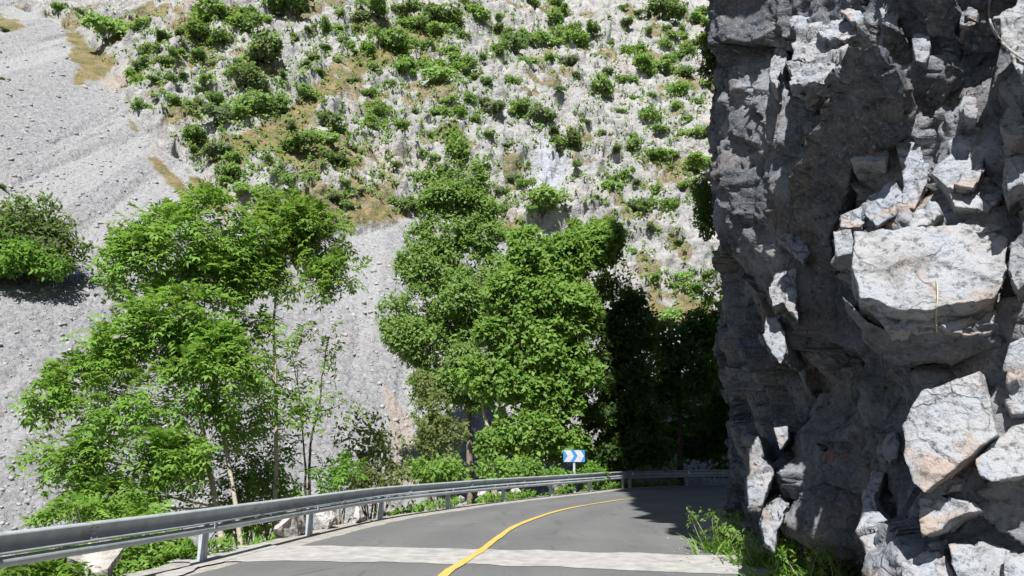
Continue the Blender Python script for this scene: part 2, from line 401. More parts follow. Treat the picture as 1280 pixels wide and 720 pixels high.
# ------------------------------------------------------------------ hillside
NR, NC = 1300, 860
tt = np.linspace(-.92, .62, NC)
yy = np.r_[np.geomspace(23, 190, NR-40), np.geomspace(190, 255, 41)[1:]]
YY, TT = np.meshgrid(yy, tt, indexing='ij')
XX = TT*YY
U = .906*YY-.4226*XX
base = -3+.72*(U-36)
base = np.where(base < -9, -9+.25*(base+9), base)
PXb, PYb = proj(XX, YY, base)
bx = [-600, -60, 0, 20, 60, 105, 125, 140, 165, 200, 235, 262, 295, 320, 400, 440, 525, 545, 600, 640, 690, 760, 900, 1200]
by = [-400, -120, -20, 8, 28, 48, 75, 95, 140, 182, 205, 222, 247, 264, 292, 286, 268, 290, 308, 302, 335, 380, 420, 460]
edge_n = 9*fbm(XX*.25, YY*.25, seed=21, oct=4)
YB = np.interp(PXb, bx, by)
dpx = (YB-PYb)+edge_n                          # >0 on the rock
rockm = sstep(dpx, -1.5, 2.5)
# rise of the rock above the scree plane, column by column
first = np.argmax(dpx > 0, axis=0)
us = U[first, np.arange(NC)]
ker = np.ones(25)/25; us = np.convolve(np.pad(us, 12, mode='edge'), ker, 'valid')
rise = np.clip(U-us[None, :], 0, None)
Zb = base + .36*rise + .25*fbm(XX*.05, YY*.05, seed=30)*np.clip(rise, 0, 20)*.5*2
PX, PY = proj(XX, YY, Zb)
qn1 = 11*fbm(XX*.4, YY*.4, seed=41, oct=6, gain=.65); qn2 = 9*fbm(XX*.4, YY*.4, seed=47, oct=6, gain=.65)
GRASS = [
    [(183, 193), (200, 195), (222, 215), (238, 240), (252, 262), (240, 262), (215, 232), (195, 212)],
    [(230, 207), (255, 222), (275, 243), (290, 268), (262, 262), (240, 235)],
    [(255, 192), (285, 168), (330, 148), (372, 122), (405, 92), (425, 78), (470, 58), (525, 18), (545, 30), (535, 55), (490, 82), (460, 98), (440, 118), (405, 128), (395, 150), (420, 185), (460, 195), (455, 215), (430, 222), (400, 205), (350, 205), (310, 200), (290, 230), (268, 215)],
    [(82, 40), (100, 35), (112, 60), (150, 75), (128, 98), (95, 105), (88, 70)],
    [(150, 130), (165, 150), (180, 165), (165, 160)],
    [(-20, 5), (20, 22), (28, 38), (-20, 30)],
    [(430, 262), (470, 258), (510, 262), (520, 270), (470, 280), (435, 285)],
    [(620, 278), (650, 272), (665, 300), (625, 300)],
    [(812, 352), (850, 360), (880, 372), (895, 400), (815, 405)],
    [(655, 62), (690, 60), (690, 76), (660, 78)],
    [(185, 0), (215, -10), (212, 22), (192, 25)],
    [(820, 100), (835, 105), (838, 118), (822, 118)],
    [(430, 225), (500, 250), (480, 262), (440, 250)],
]
grass = np.zeros(XX.shape, bool)
for pl in GRASS: grass |= inpoly(PX+qn1, PY+qn2, pl)
gm = grass.astype(float)*sstep(fbm(XX*.55, YY*.55, seed=58, oct=4), -.55, -.35)
pocket = sstep(fbm(XX*.22+9, YY*.22, seed=55, oct=5), .22, .34)*rockm      # grass in pockets between the crags
k5 = np.ones(5)/5
for ax in (0, 1): gm = np.apply_along_axis(lambda a: np.convolve(np.pad(a, 2, mode='edge'), k5, 'valid'), ax, gm)
blue = np.exp(-(((PX-685)/20)**2+((PY-215)/32)**2))*rockm
dirt = np.zeros(XX.shape)
for pl in ([(120, 95), (165, 88), (172, 100), (135, 112)], [(175, 160), (200, 190), (240, 235), (300, 275), (280, 275), (225, 232)], [(255, 215), (330, 268), (300, 268), (262, 230)],
           [(478, 470), (520, 520), (525, 600), (500, 600)], [(215, 0), (260, -20), (235, 40), (215, 50)]):
    dirt = np.maximum(dirt, inpoly(PX+qn1*.6, PY+qn2*.6, pl)*.75)
gall = np.clip(np.maximum(gm, .85*pocket), 0, 1)
# displacement along the slope normal
wx = XX+1.2*fbm(XX*.35, U*.35, seed=61, oct=3); wu = U+1.2*fbm(XX*.35, U*.35, seed=67, oct=3)
wu2 = wu+.45*wx                                  # tilted beds
f1, e1, r1 = facets(wx/6.5, wu2/4.2, 70, 1.1, .55)
f2, e2, r2 = facets(wx/2.3, wu2/1.5, 80, 1.0, .8)
f3, e3, r3 = facets(wx/.85, wu/.6, 90, 1.2, .5)
f4, e4, r4 = facets(XX/.45, U/.36, 93, .8, .8)
rk = 1.0*f1+.75*f2+.20*f3 + .05*f4 + .38*np.abs(fbm(XX*.6, U*.6, seed=95, oct=5)) - .35*np.exp(-(e1/.06)**2) - .22*np.exp(-(e2/.09)**2)
gul = fbm(XX*.10, U*.06, seed=99, oct=4)
rk = rk*(1-.72*gm)*(1-.45*pocket)*(.75+.6*np.clip(.5+gul, 0, 1)) + 2.2*gul*sstep(rise, 0, 12)
s1, se1, sr1 = facets(XX/.9+.2*fbm(XX, U, seed=101), U/.62, 102, .6, .3)
s2, se2, sr2 = facets(XX/.36, U/.27, 110, .6, .4)
dome1 = np.clip(1-1.7*(1-np.clip(se1*2.2, 0, 1)), -.2, 1)*(sr1 > .86)
s3, se3, sr3 = facets(XX/.19, U/.15, 114, 1.0, .6)
sc_d = .12*s2-.05*np.exp(-(se2/.12)**2) + .05*dome1 + .08*s1 + .05*s3 + .9*fbm(XX*.07, U*.045, seed=120, oct=4)
bandv = sstep(fbm(XX*.30+U*.03, U*.028, seed=131, oct=5), -.05, .25)
D = rockm*rk + (1-rockm)*(sc_d*(1.0-.4*bandv)*1.0 - .35*bandv)*(1-.6*gm)
nx, ny, nzv = .27, -.60, .75
k3 = np.ones(3)/3
k7 = np.array([1, 2, 3, 4, 3, 2, 1])/16.
Ds = np.apply_along_axis(lambda a: np.convolve(np.pad(a, 3, mode='edge'), k7, 'valid'), 0, D)
Ds = np.apply_along_axis(lambda a: np.convolve(np.pad(a, 1, mode='edge'), k3, 'valid'), 1, Ds)
D = rockm*Ds+(1-rockm)*D
VX = XX+nx*D; VY = YY+ny*D; VZ = Zb+nzv*D
D2 = rockm*(1-.6*gm)*(.30*fbm(VX*.8, VY*.8, VZ*.8, seed=141, oct=4)+.46*facets3(VX/1.5, VY/1.3, VZ/1.1, 142, 1.3, .6)+.13*facets3(VX/.6, VY/.6, VZ/.5, 143, 1.2, .6))
VX = VX+nx*D2; VY = VY+ny*D2; VZ = VZ+nzv*D2
ridv = np.where(sr1 > .86, .4+.4*sr2, .6*sr2+.4*sr3)
HV = np.stack([VX, VY, VZ], -1)
hill = mesh_np('hillside', HV.reshape(-1, 3), grid_faces(NR, NC)[:, ::-1], M['hill'],
               attrs=dict(scree=1-rockm, grass=gall, blue=blue, dirt=dirt, rid=ridv, band=sstep(fbm(XX*.30+U*.03, U*.028, seed=131, oct=5), -.05, .25)))
kind(hill, 'structure')
HPX, HPY = proj(VX, VY, VZ)
def hill_at(px, py):
    """first hillside vertex seen at a photo pixel"""
    c = int(np.argmin(np.abs(np.median(HPX[100:400], axis=0)-px)))
    for _ in range(2):
        col = np.minimum.accumulate(HPY[:, c]); r = int(np.argmax(col <= py))
        c = int(np.argmin(np.abs(HPX[r]-px)))
    return Vector(HV[r, c])

# loose stones lying on the scree
ico_bm = bmesh.new(); bmesh.ops.create_icosphere(ico_bm, subdivisions=1, radius=1)
icoV = np.array([v.co[:] for v in ico_bm.verts]); icoF = np.array([[v.index for v in f.verts] for f in ico_bm.faces]); ico_bm.free()
def stones(idx, smin, smax, seed):
    r = np.random.default_rng(seed); A = Acc(); n = len(idx)
    sz = (smin+(smax-smin)*r.random(n)**3)*np.clip(idx[:, 1]/75, .5, 1.1)*1.25
    for k in range(n):
        v = icoV*(1+.28*r.standard_normal((len(icoV), 1)))
        v = v*np.array([1, .75+.3*r.random(), .5+.3*r.random()])
        pln = r.standard_normal((9, 3)); pln /= np.linalg.norm(pln, axis=1, keepdims=True)
        for q in pln:
            d = v@q; v = v-np.clip(d-.42, 0, None)[:, None]*q
        a = r.random()*6.28; c_, s_ = math.cos(a), math.sin(a)
        v = v@np.array([[c_, s_, 0], [-s_, c_, 0], [0, 0, 1]])*sz[k]
        A.add(v+idx[k]+np.array([0, -.1*sz[k], .08*sz[k]]), icoF)
    return A.get()
vis = (rockm < .2) & (gm < .2) & (HPX > -60) & (HPX < 720) & (HPY > -30) & (HPY < 700)
pool = HV[vis]; wgt = 1/np.clip(pool[:, 1], 25, 200)**1.2
sel = RNG.choice(len(pool), 4500, replace=False, p=wgt/wgt.sum())
sv, sf = stones(pool[sel], .06, .36, 5)
st = mesh_np('scree_stones', sv, sf, M['screestone'])
kind(st, 'stuff'); tag(st, 'loose grey stones strewn over the scree slope', 'stones')

# ------------------------------------------------------------------ foliage
def rdir(n, r=RNG):
    v = r.standard_normal((n, 3)); return v/np.linalg.norm(v, axis=1, keepdims=True)
def nrmz(v): return v/(np.linalg.norm(v, axis=-1, keepdims=True)+1e-9)
def leaves(B, D_, Nn, L, W):
    """one kite-shaped leaf per row: base B, direction, approx normal"""
    D_ = nrmz(D_); S_ = nrmz(np.cross(D_, Nn)); Nn = np.cross(S_, D_)
    L = np.asarray(L).reshape(-1, 1); W = np.asarray(W).reshape(-1, 1)
    m = B+D_*L*.45-Nn*W*.0
    v = np.stack([B, m+S_*W*.5+Nn*W*.16, B+D_*L-Nn*L*.12, m-S_*W*.5+Nn*W*.16], 1).reshape(-1, 3)
    f = np.arange(len(B)*4).reshape(-1, 4)
    return v, f
def in_lobes(lobes, n, r, hollow=.45, gap=.0, gs=1.0, seed=0):
    """points in ellipsoids (c,rx,ry,rz), weighted by volume, towards the surface; returns points and outward dirs"""
    w = np.array([(l[1]*l[2]*l[3])**.72*(l[4] if len(l) > 4 else 1) for l in lobes]); w /= w.sum()
    k = r.choice(len(lobes), int(n*2.6), p=w)
    c = np.array([l[0][:] for l in lobes])[k]; R = np.array([l[1:4] for l in lobes])[k]
    d = rdir(len(k), r); rad = hollow+(1-hollow)*r.random(len(k))**.6
    rad *= 1+.22*fbm(d[:, 0]*1.7+k*3.1, d[:, 1]*1.7, d[:, 2]*1.7, seed=seed+5, oct=3)*1.6
    p = c+d*R*rad[:, None]
    if gap:
        g = fbm(p[:, 0]*gs, p[:, 1]*gs, p[:, 2]*gs, seed=seed, oct=3)
        m = (g > -gap) | (r.random(len(g)) < .10); p, d, k = p[m], d[m], k[m]
    return p[:n], d[:n]
def pinnate(p, out, r, L=.36, leaf=.135, wid=.054, pairs=4):
    n = len(p); ax = nrmz(out*.8+rdir(n, r)*.7+np.array([0, 0, -.05])); up = nrmz(np.array([0, 0, 1.])+rdir(n, r)*.45)
    sd = nrmz(np.cross(ax, up)); up = np.cross(sd, ax)
    s = (.7+.6*r.random((n, 1)))
    VV, FF, off = [], [], 0
    for q in range(pairs):
        t = (q+1)/pairs
        for sg in (-1, 1):
            b = p+ax*L*s*(t-.5)-np.array([0, 0, 1.])*(.10*t*t)*s
            d = ax*.55+sd*sg+up*-.25+.2*rdir(n, r)
            v, f = leaves(b, d, up+.25*rdir(n, r), (leaf*s).ravel(), (wid*s).ravel()); VV.append(v); FF.append(f+off); off += len(v)
    v, f = leaves(p+ax*L*s*.5-np.array([0, 0, .1])*s, ax+up*-.3, up, (leaf*s).ravel(), (wid*s).ravel()); VV.append(v); FF.append(f+off)
    return np.concatenate(VV), np.concatenate(FF)
def broad(p, out, r, k=7, spread=.22, leaf=.2, wid=.13, up=.7):
    n = len(p); q = np.repeat(p, k, 0)+rdir(n*k, r)*spread*r.random((n*k, 1)); o = np.repeat(out, k, 0)
    d = o*.6+rdir(n*k, r)+np.array([0, 0, -.2]); nn = np.array([0, -.25, up])+o*.5+rdir(n*k, r)*.5
    s = .65+.7*r.random(n*k)
    return leaves(q, d, nn, leaf*s, wid*s)
def lobe(px, py, Y, wpx, hpx, dep=None, wt=1):
    c = P(px, py, Y); k = Y/F
    return (c, wpx*k, dep if dep else .5*(wpx+hpx)*k, hpx*k, wt)
def tree(name, label, stems, lobes, leafmat, bark, n, style, r0=.12, seed=1, group=None, gap=.3, gs=1.0, cat='tree', twigs=7, sh=None, **kw):
    """stems: list of world-point paths from the ground up; lobes: crown masses"""
    r = np.random.default_rng(seed)
    base = np.array(stems[0][0]); root = empty(name, base); tag(root, label, cat, group)
    kids = []
    for l in lobes:
        for q in range(1 if style == 'pinnate' else 3):
            d = rdir(1, r)[0]; d[1] = -abs(d[1])*.6; sc = r.uniform(.42, .62)
            kids.append((Vector(np.array(l[0])+d*np.array(l[1:4])*1.0), l[1]*sc, l[2]*sc, l[3]*sc*1.15, (l[4] if len(l) > 4 else 1)*.9))
    limbs = list(lobes); lobes = list(lobes)+kids
    A = Acc(); tops = []
    for si, stp in enumerate(stems):
        pth = spline(np.array([q[:] for q in stp]), 26)
        pth += .03*np.stack([fbm(np.arange(26)*.3, np.full(26, si+.1), seed=seed+k, oct=3) for k in range(3)], 1)*np.linspace(0, 3, 26)[:, None]
        rr = r0*(1-.78*np.linspace(0, 1, 26))*(1 if si == 0 else .8); rr[:2] *= (1.35, 1.12)
        tube(A, pth, rr, 9); tops.append((pth, rr))
    for li, l in enumerate(limbs):
        c = np.array(l[0]); bi, bj, bd = 0, 0, 1e9
        for si, (pth, rr) in enumerate(tops):
            cand = np.linalg.norm(pth-c, axis=1)+np.clip(pth[:, 2]-c[2]+.3, 0, None)*2
            j = int(np.argmin(cand))
            if cand[j] < bd: bi, bj, bd = si, j, cand[j]
        pth, rr = tops[bi]; a = pth[bj]; midp = (a+c)/2+np.array([0, 0, -.12*np.linalg.norm(c-a)])+.1*r.standard_normal(3)
        rb = max(min(rr[bj]*.6, r0*.4), .012)
        bp = bez(a, midp, c, 9); tube(A, bp, rb*(1-.7*np.linspace(0, 1, 9)), 6)
        for t in range(twigs):
            j = r.integers(3, 9); d = rdir(1, r)[0]; d[2] = abs(d[2])*.8-.15
            e = c+d*np.array(l[1:4])*(.6+.35*r.random()); s0 = bp[j]
            tp = bez(s0, (s0+e)/2+np.array([0, 0, -.06])+.08*r.standard_normal(3)*np.linalg.norm(e-s0), e, 6); tube(A, tp, rb*.34*(1-.75*np.linspace(0, 1, 6)), 4)
    v, f = A.get(); mesh_np('trunk', v-base, f, bark, root, True)
    p, o = in_lobes(lobes, n, r, gap=gap, gs=gs, seed=seed)
    v, f = (pinnate if style == 'pinnate' else broad)(p, o, r, **kw)
    mesh_np('crown', v-base, f, leafmat, root)
    return root
def G(px, py_guess, Y, dz=-.15):
    """ground point under photo column px at distance Y"""
    q = P(px, py_guess, Y); return Vector((q.x, Y, gz(q.x, Y)+dz))

# left walnut-like tree with two leaning stems
tree('walnut_tree', 'leafy tree with two leaning pale stems behind the near guardrail', 
     [[G(287, 700, 16.6), P(262, 585, 16.8), P(243, 480, 17.0), P(228, 390, 17.1), P(222, 312, 17.2)],
      [G(307, 690, 17.0), P(290, 600, 17.2), P(268, 500, 17.4), P(252, 420, 17.6), P(262, 330, 17.8)]],
     [lobe(254, 440, 16.9, 50, 46, None, .8), lobe(219, 530, 16.8, 50, 46, None, .7), lobe(304, 500, 17.6, 36, 50, None, .5), lobe(146, 520, 16.4, 50, 44, None, .7), lobe(229, 305, 17.2, 69, 52), lobe(176, 330, 17, 47, 50), lobe(279, 300, 17.8, 39, 39), lobe(161, 425, 16.6, 61, 47), lobe(219, 395, 16.9, 67, 47), lobe(108, 480, 16.4, 47, 44),
      lobe(176, 495, 16.6, 69, 44), lobe(254, 470, 16.6, 61, 47), lobe(101, 565, 16.2, 53, 36), lobe(191, 560, 16.4, 61, 39), lobe(136, 620, 16, 53, 26), lobe(209, 620, 16.6, 44, 26, None, .6), lobe(211, 285, 17.2, 40, 30), lobe(269, 350, 17.4, 44, 40), lobe(309, 440, 17.8, 39, 39, None, .5)],
     M['walnut'], M['barkpale'], 5600, 'pinnate', .07, 3, gap=-.05, gs=1.35)
tree('slender_tree', 'slender tree with one straight pale trunk and high leafy crown',
     [[G(347, 650, 18.6), P(345, 560, 18.6), P(344, 470, 18.6), P(344, 400, 18.7), P(348, 330, 18.7), P(365, 270, 18.8)]],
     [lobe(350, 280, 18.7, 57, 40), lobe(402, 300, 18.9, 48, 38), lobe(430, 335, 18.8, 28, 26), lobe(318, 300, 18.4, 37, 36), lobe(385, 352, 18.6, 37, 16, None, .6), lobe(330, 340, 18.4, 28, 24, None, .7), lobe(300, 345, 18.4, 30, 26), lobe(320, 400, 18.5, 26, 20, None, .6), lobe(335, 470, 18.4, 26, 30, None, .5), lobe(395, 415, 18.8, 30, 24, None, .5), lobe(352, 520, 18.3, 26, 26, None, .5), lobe(385, 270, 19, 39, 26)],
     M['walnut'], M['barkpale'], 2000, 'pinnate', .065, 4, gap=-.10, gs=1.35)
tree('bare_sapling', 'thin dark sapling with nearly bare branches beside the slender tree',
     [[G(388, 640, 19.4), P(388, 570, 19.4), P(396, 520, 19.4), P(404, 470, 19.4), P(413, 420, 19.4)], [G(384, 640, 19.3), P(380, 560, 19.3), P(374, 500, 19.3), P(368, 440, 19.2)]],
     [lobe(410, 440, 19.4, 22, 26), lobe(372, 460, 19.3, 22, 28), lobe(395, 500, 19.4, 30, 24), lobe(430, 500, 19.6, 22, 24)],
     M['walnut'], M['barkdark'], 60, 'pinnate', .045, 5, gap=.2, twigs=11)
# centre trees beyond the bend
tree('pale_leaved_tree', 'tall light green tree with a narrow pointed top above the bend',
     [[G(590, 620, 40.5), P(585, 500, 40.5), P(578, 400, 40.5), P(572, 300, 40.5), P(574, 215, 40.5)]],
     [lobe(576, 182, 40.5, 11, 18), lobe(572, 205, 40.5, 18, 24), lobe(590, 225, 40.5, 21, 22), lobe(553, 222, 40.5, 15, 18), lobe(566, 250, 40.5, 36, 24), lobe(595, 262, 40.5, 26, 20), lobe(560, 290, 40.3, 39, 29), lobe(545, 335, 40, 47, 30), lobe(600, 300, 40.5, 34, 29), lobe(525, 385, 39.7, 36, 29), lobe(575, 385, 39.6, 50, 35), lobe(545, 435, 39.4, 47, 33), lobe(600, 440, 39.4, 45, 35), lobe(615, 345, 40, 36, 33), lobe(560, 480, 39.4, 44, 26)],
     M['poplar'], M['bark'], 9000, 'broad', .2, 6, gap=-.04, gs=.8, k=7, spread=.30, leaf=.22, wid=.12)
tree('leafy_roadside_tree', 'broad sunlit bright green tree just behind the chevron sign',
     [[G(622, 620, 37), P(614, 560, 37), P(604, 510, 37), P(600, 450, 37.2)], [G(640, 620, 37.4), P(650, 540, 37.4), P(668, 440, 37.6), P(685, 340, 37.8)]],
     [lobe(690, 325, 37.6, 52, 33), lobe(735, 310, 38.4, 34, 26), lobe(650, 365, 37.2, 45, 33), lobe(710, 385, 37, 45, 35), lobe(665, 430, 36.6, 52, 35), lobe(715, 455, 37.0, 34, 35), lobe(628, 470, 36.8, 42, 35), lobe(685, 500, 37.0, 45, 30), lobe(662, 540, 36.8, 45, 30), lobe(690, 548, 38.2, 31, 24), lobe(755, 300, 38.8, 23, 18)],
     M['broad'], M['barkpale'], 9500, 'broad', .17, 7, gap=-.02, gs=.8, k=8, spread=.30, leaf=.24, wid=.155)
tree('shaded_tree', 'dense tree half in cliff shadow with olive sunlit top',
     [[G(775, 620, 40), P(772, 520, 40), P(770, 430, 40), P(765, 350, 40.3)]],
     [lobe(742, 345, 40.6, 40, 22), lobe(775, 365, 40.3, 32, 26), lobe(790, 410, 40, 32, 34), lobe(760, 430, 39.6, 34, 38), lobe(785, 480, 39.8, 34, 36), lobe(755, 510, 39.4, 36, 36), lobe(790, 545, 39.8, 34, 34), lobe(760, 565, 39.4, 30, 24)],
     M['dark'], M['barkdark'], 3600, 'broad', .2, 8, gap=.1, gs=.6, k=7, spread=.34, leaf=.24, wid=.16)  # shade painted in: dark leaf colour chosen to deepen the cliff's shadow here
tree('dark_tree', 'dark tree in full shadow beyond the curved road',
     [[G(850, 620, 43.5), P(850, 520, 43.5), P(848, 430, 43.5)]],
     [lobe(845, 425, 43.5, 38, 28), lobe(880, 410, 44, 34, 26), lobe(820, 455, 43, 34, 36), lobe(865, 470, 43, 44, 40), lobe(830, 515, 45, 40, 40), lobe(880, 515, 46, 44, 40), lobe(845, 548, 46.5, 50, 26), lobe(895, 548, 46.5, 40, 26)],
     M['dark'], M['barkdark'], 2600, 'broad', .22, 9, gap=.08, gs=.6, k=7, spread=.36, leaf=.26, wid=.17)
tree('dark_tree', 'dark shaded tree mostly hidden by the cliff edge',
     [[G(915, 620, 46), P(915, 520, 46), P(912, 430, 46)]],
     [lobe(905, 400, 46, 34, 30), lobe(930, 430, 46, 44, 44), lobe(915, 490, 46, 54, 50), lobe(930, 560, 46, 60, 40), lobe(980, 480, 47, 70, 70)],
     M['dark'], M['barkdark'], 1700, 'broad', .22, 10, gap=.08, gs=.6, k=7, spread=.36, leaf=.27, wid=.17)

def bush(name, label, lobes, mat, n, seed, cat='bush', group=None, style='broad', stems=8, base=None, **kw):
    r = np.random.default_rng(seed)
    if base is None:
        lo = min(lobes, key=lambda l: l[0][2]-l[3]); base = np.array([np.mean([l[0][0] for l in lobes]), np.mean([l[0][1] for l in lobes]), lo[0][2]-lo[3]])
    base = np.array(base); root = empty(name, base); tag(root, label, cat, group)
    A = Acc()
    for k in range(stems):
        l = lobes[k % len(lobes)]; e = np.array(l[0])+rdir(1, r)[0]*np.array(l[1:4])*.75
        b0 = base+np.array([.12*r.standard_normal(), .12*r.standard_normal(), -.1])
        tube(A, bez(b0, (b0+e)/2+.15*r.standard_normal(3), e, 7), .025*(1-.8*np.linspace(0, 1, 7)), 4)
    v, f = A.get(); mesh_np('stems', v-base, f, M['bark'], root, True)
    p, o = in_lobes(lobes, n, r, .3, gap=.2, gs=1.2, seed=seed)
    v, f = (pinnate if style == 'pinnate' else broad)(p, o, r, **kw)
    mesh_np('foliage', v-base, f, mat, root)
    return root
# bush on the scree at the left edge
hb = hill_at(45, 346); yb = hb.y-1.0
bush('scree_bush', 'dark and bright green bush growing alone on the grey scree', [lobe(45, 275, yb, 46, 36), lobe(20, 305, yb-.6, 50, 34), lobe(75, 310, yb, 30, 26), lobe(40, 325, yb-.8, 55, 20), lobe(-20, 290, yb, 45, 45)], M['olive'], 1300, 21, base=hb, k=7, spread=.5, leaf=.34, wid=.16)
bush('scree_bush', 'bright green bush in front of the dark bush on the scree', [lobe(15, 322, yb-2.2, 42, 22), lobe(-25, 310, yb-2, 40, 34), lobe(55, 330, yb-2.0, 28, 14)], M['bright'], 620, 22, base=hill_at(15, 348), k=7, spread=.5, leaf=.34, wid=.16)
# undergrowth bushes behind the rail, from the near end to the bend
UB = [
    ('leafy bush under the near rail beside the pale boulder', [lobe(185, 690, 12.8, 46, 22), lobe(222, 692, 14.2, 34, 18)], 'walnut', 260, 'pinnate'),
    ('low green bush at the bottom corner beneath the rail', [lobe(40, 712, 10.3, 60, 16), lobe(100, 700, 11, 40, 16)], 'weed', 200, 'pinnate'),
    ('leafy bush between the two leaning stems and the rail', [lobe(325, 628, 18.6, 30, 22), lobe(290, 640, 18.2, 30, 18)], 'walnut', 180, 'pinnate'),
    ('low bush at the foot of the straight pale trunk', [lobe(362, 610, 19.2, 24, 16), lobe(330, 600, 18.9, 22, 20)], 'walnut', 90, 'pinnate'),
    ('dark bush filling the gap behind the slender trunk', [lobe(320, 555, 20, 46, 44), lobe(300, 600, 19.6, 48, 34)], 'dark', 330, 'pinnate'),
    ('light green bush behind the rail below the bare sapling', [lobe(412, 592, 19.2, 30, 20), lobe(436, 585, 19.6, 18, 20)], 'bright', 90, 'pinnate'),
    ('grey twiggy bush beside the bare sapling', [lobe(462, 550, 22.5, 34, 32), lobe(490, 570, 23, 26, 26), lobe(440, 545, 22, 20, 30)], 'twig', 110, 'broad'),
    ('low green bush behind the rail under grey twigs', [lobe(455, 598, 21.5, 30, 14), lobe(490, 600, 22.6, 26, 10)], 'twig', 90, 'broad'),
    ('tall yellowish bush at the scree side of the bend trees', [lobe(540, 510, 30, 26, 28), lobe(550, 550, 29.6, 34, 30), lobe(530, 480, 30.4, 18, 16)], 'twig', 420, 'broad'),
    ('green bush at the foot of the yellowish bush', [lobe(540, 585, 27.6, 34, 18), lobe(570, 588, 28.6, 22, 14)], 'broad', 240, 'broad'),
    ('small bush on the verge between the rail posts', [lobe(625, 588, 31.6, 30, 14), lobe(655, 585, 32.6, 24, 16)], 'broad', 300, 'broad'),
    ('low bright weeds bush around the chevron sign pole', [lobe(700, 596, 35.4, 22, 10), lobe(738, 592, 36.6, 18, 12)], 'bright', 260, 'broad'),
    ('shaded bush behind the end of the sunlit rail', [lobe(790, 575, 41, 34, 20), lobe(830, 585, 43, 30, 14)], 'olive', 260, 'broad'),
    ('sparse bush under the walnut-like crown on the scree', [lobe(100, 640, 14.4, 46, 16), lobe(170, 645, 14, 40, 14)], 'walnut', 150, 'pinnate'),
]
for k, (lb, lo, mt, n, sty) in enumerate(UB):
    lo = [(Vector(l[0]),)+tuple(l[1:]) for l in lo]
    kw = dict(L=.36, leaf=.13, wid=.055) if sty == 'pinnate' else dict(k=7, spread=.22, leaf=.16, wid=.09)
    mx = np.mean([l[0].x for l in lo]); my = np.mean([l[0].y for l in lo])
    bush('roadside_bush', lb, lo, M[mt], n, 40+k, style=sty, group='bushes behind the guardrail', base=(mx, my, min(gz(mx, my), min(l[0].z-l[3] for l in lo))), **kw)
# dark shrubs clinging to the far edge of the cliff
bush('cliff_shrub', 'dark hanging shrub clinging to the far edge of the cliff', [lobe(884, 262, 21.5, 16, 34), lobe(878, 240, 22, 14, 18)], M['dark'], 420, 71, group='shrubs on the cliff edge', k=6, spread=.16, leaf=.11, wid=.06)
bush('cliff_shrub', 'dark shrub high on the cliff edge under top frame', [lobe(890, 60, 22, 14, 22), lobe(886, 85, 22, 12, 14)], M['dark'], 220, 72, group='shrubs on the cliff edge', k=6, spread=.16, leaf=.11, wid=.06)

# ------------------------------------------------------------------ shrubs on the hillside
def shrub_mesh(name, mat, seed, nl, w=1.0, flat=.8):
    r = np.random.default_rng(seed); lobes = []
    for k in range(5+seed % 4):
        a = r.random()*6.28; d = .75*r.random()
        lobes.append((Vector((d*math.cos(a), d*math.sin(a), .35+.25*r.random())), .22+.3*r.random(), .22+.3*r.random(), (.18+.27*r.random())*flat))
    p, o = in_lobes(lobes, nl, r, .35, gap=.25, gs=2.2, seed=seed)
    v, f = broad(p, o, r, k=5, spread=.12, leaf=.16, wid=.11)
    o_ = mesh_np(name, v, f, mat); me = o_.data; bpy.data.objects.remove(o_); return me
PROTO = {c: [shrub_mesh('shrub', M[m], 200+17*i+k, 270) for k in range(4)] for i, (c, m) in enumerate((('b', 'shrub_b'), ('m', 'shrub_m'), ('d', 'shrub_d'), ('o', 'olive'), ('g', 'grey')))}
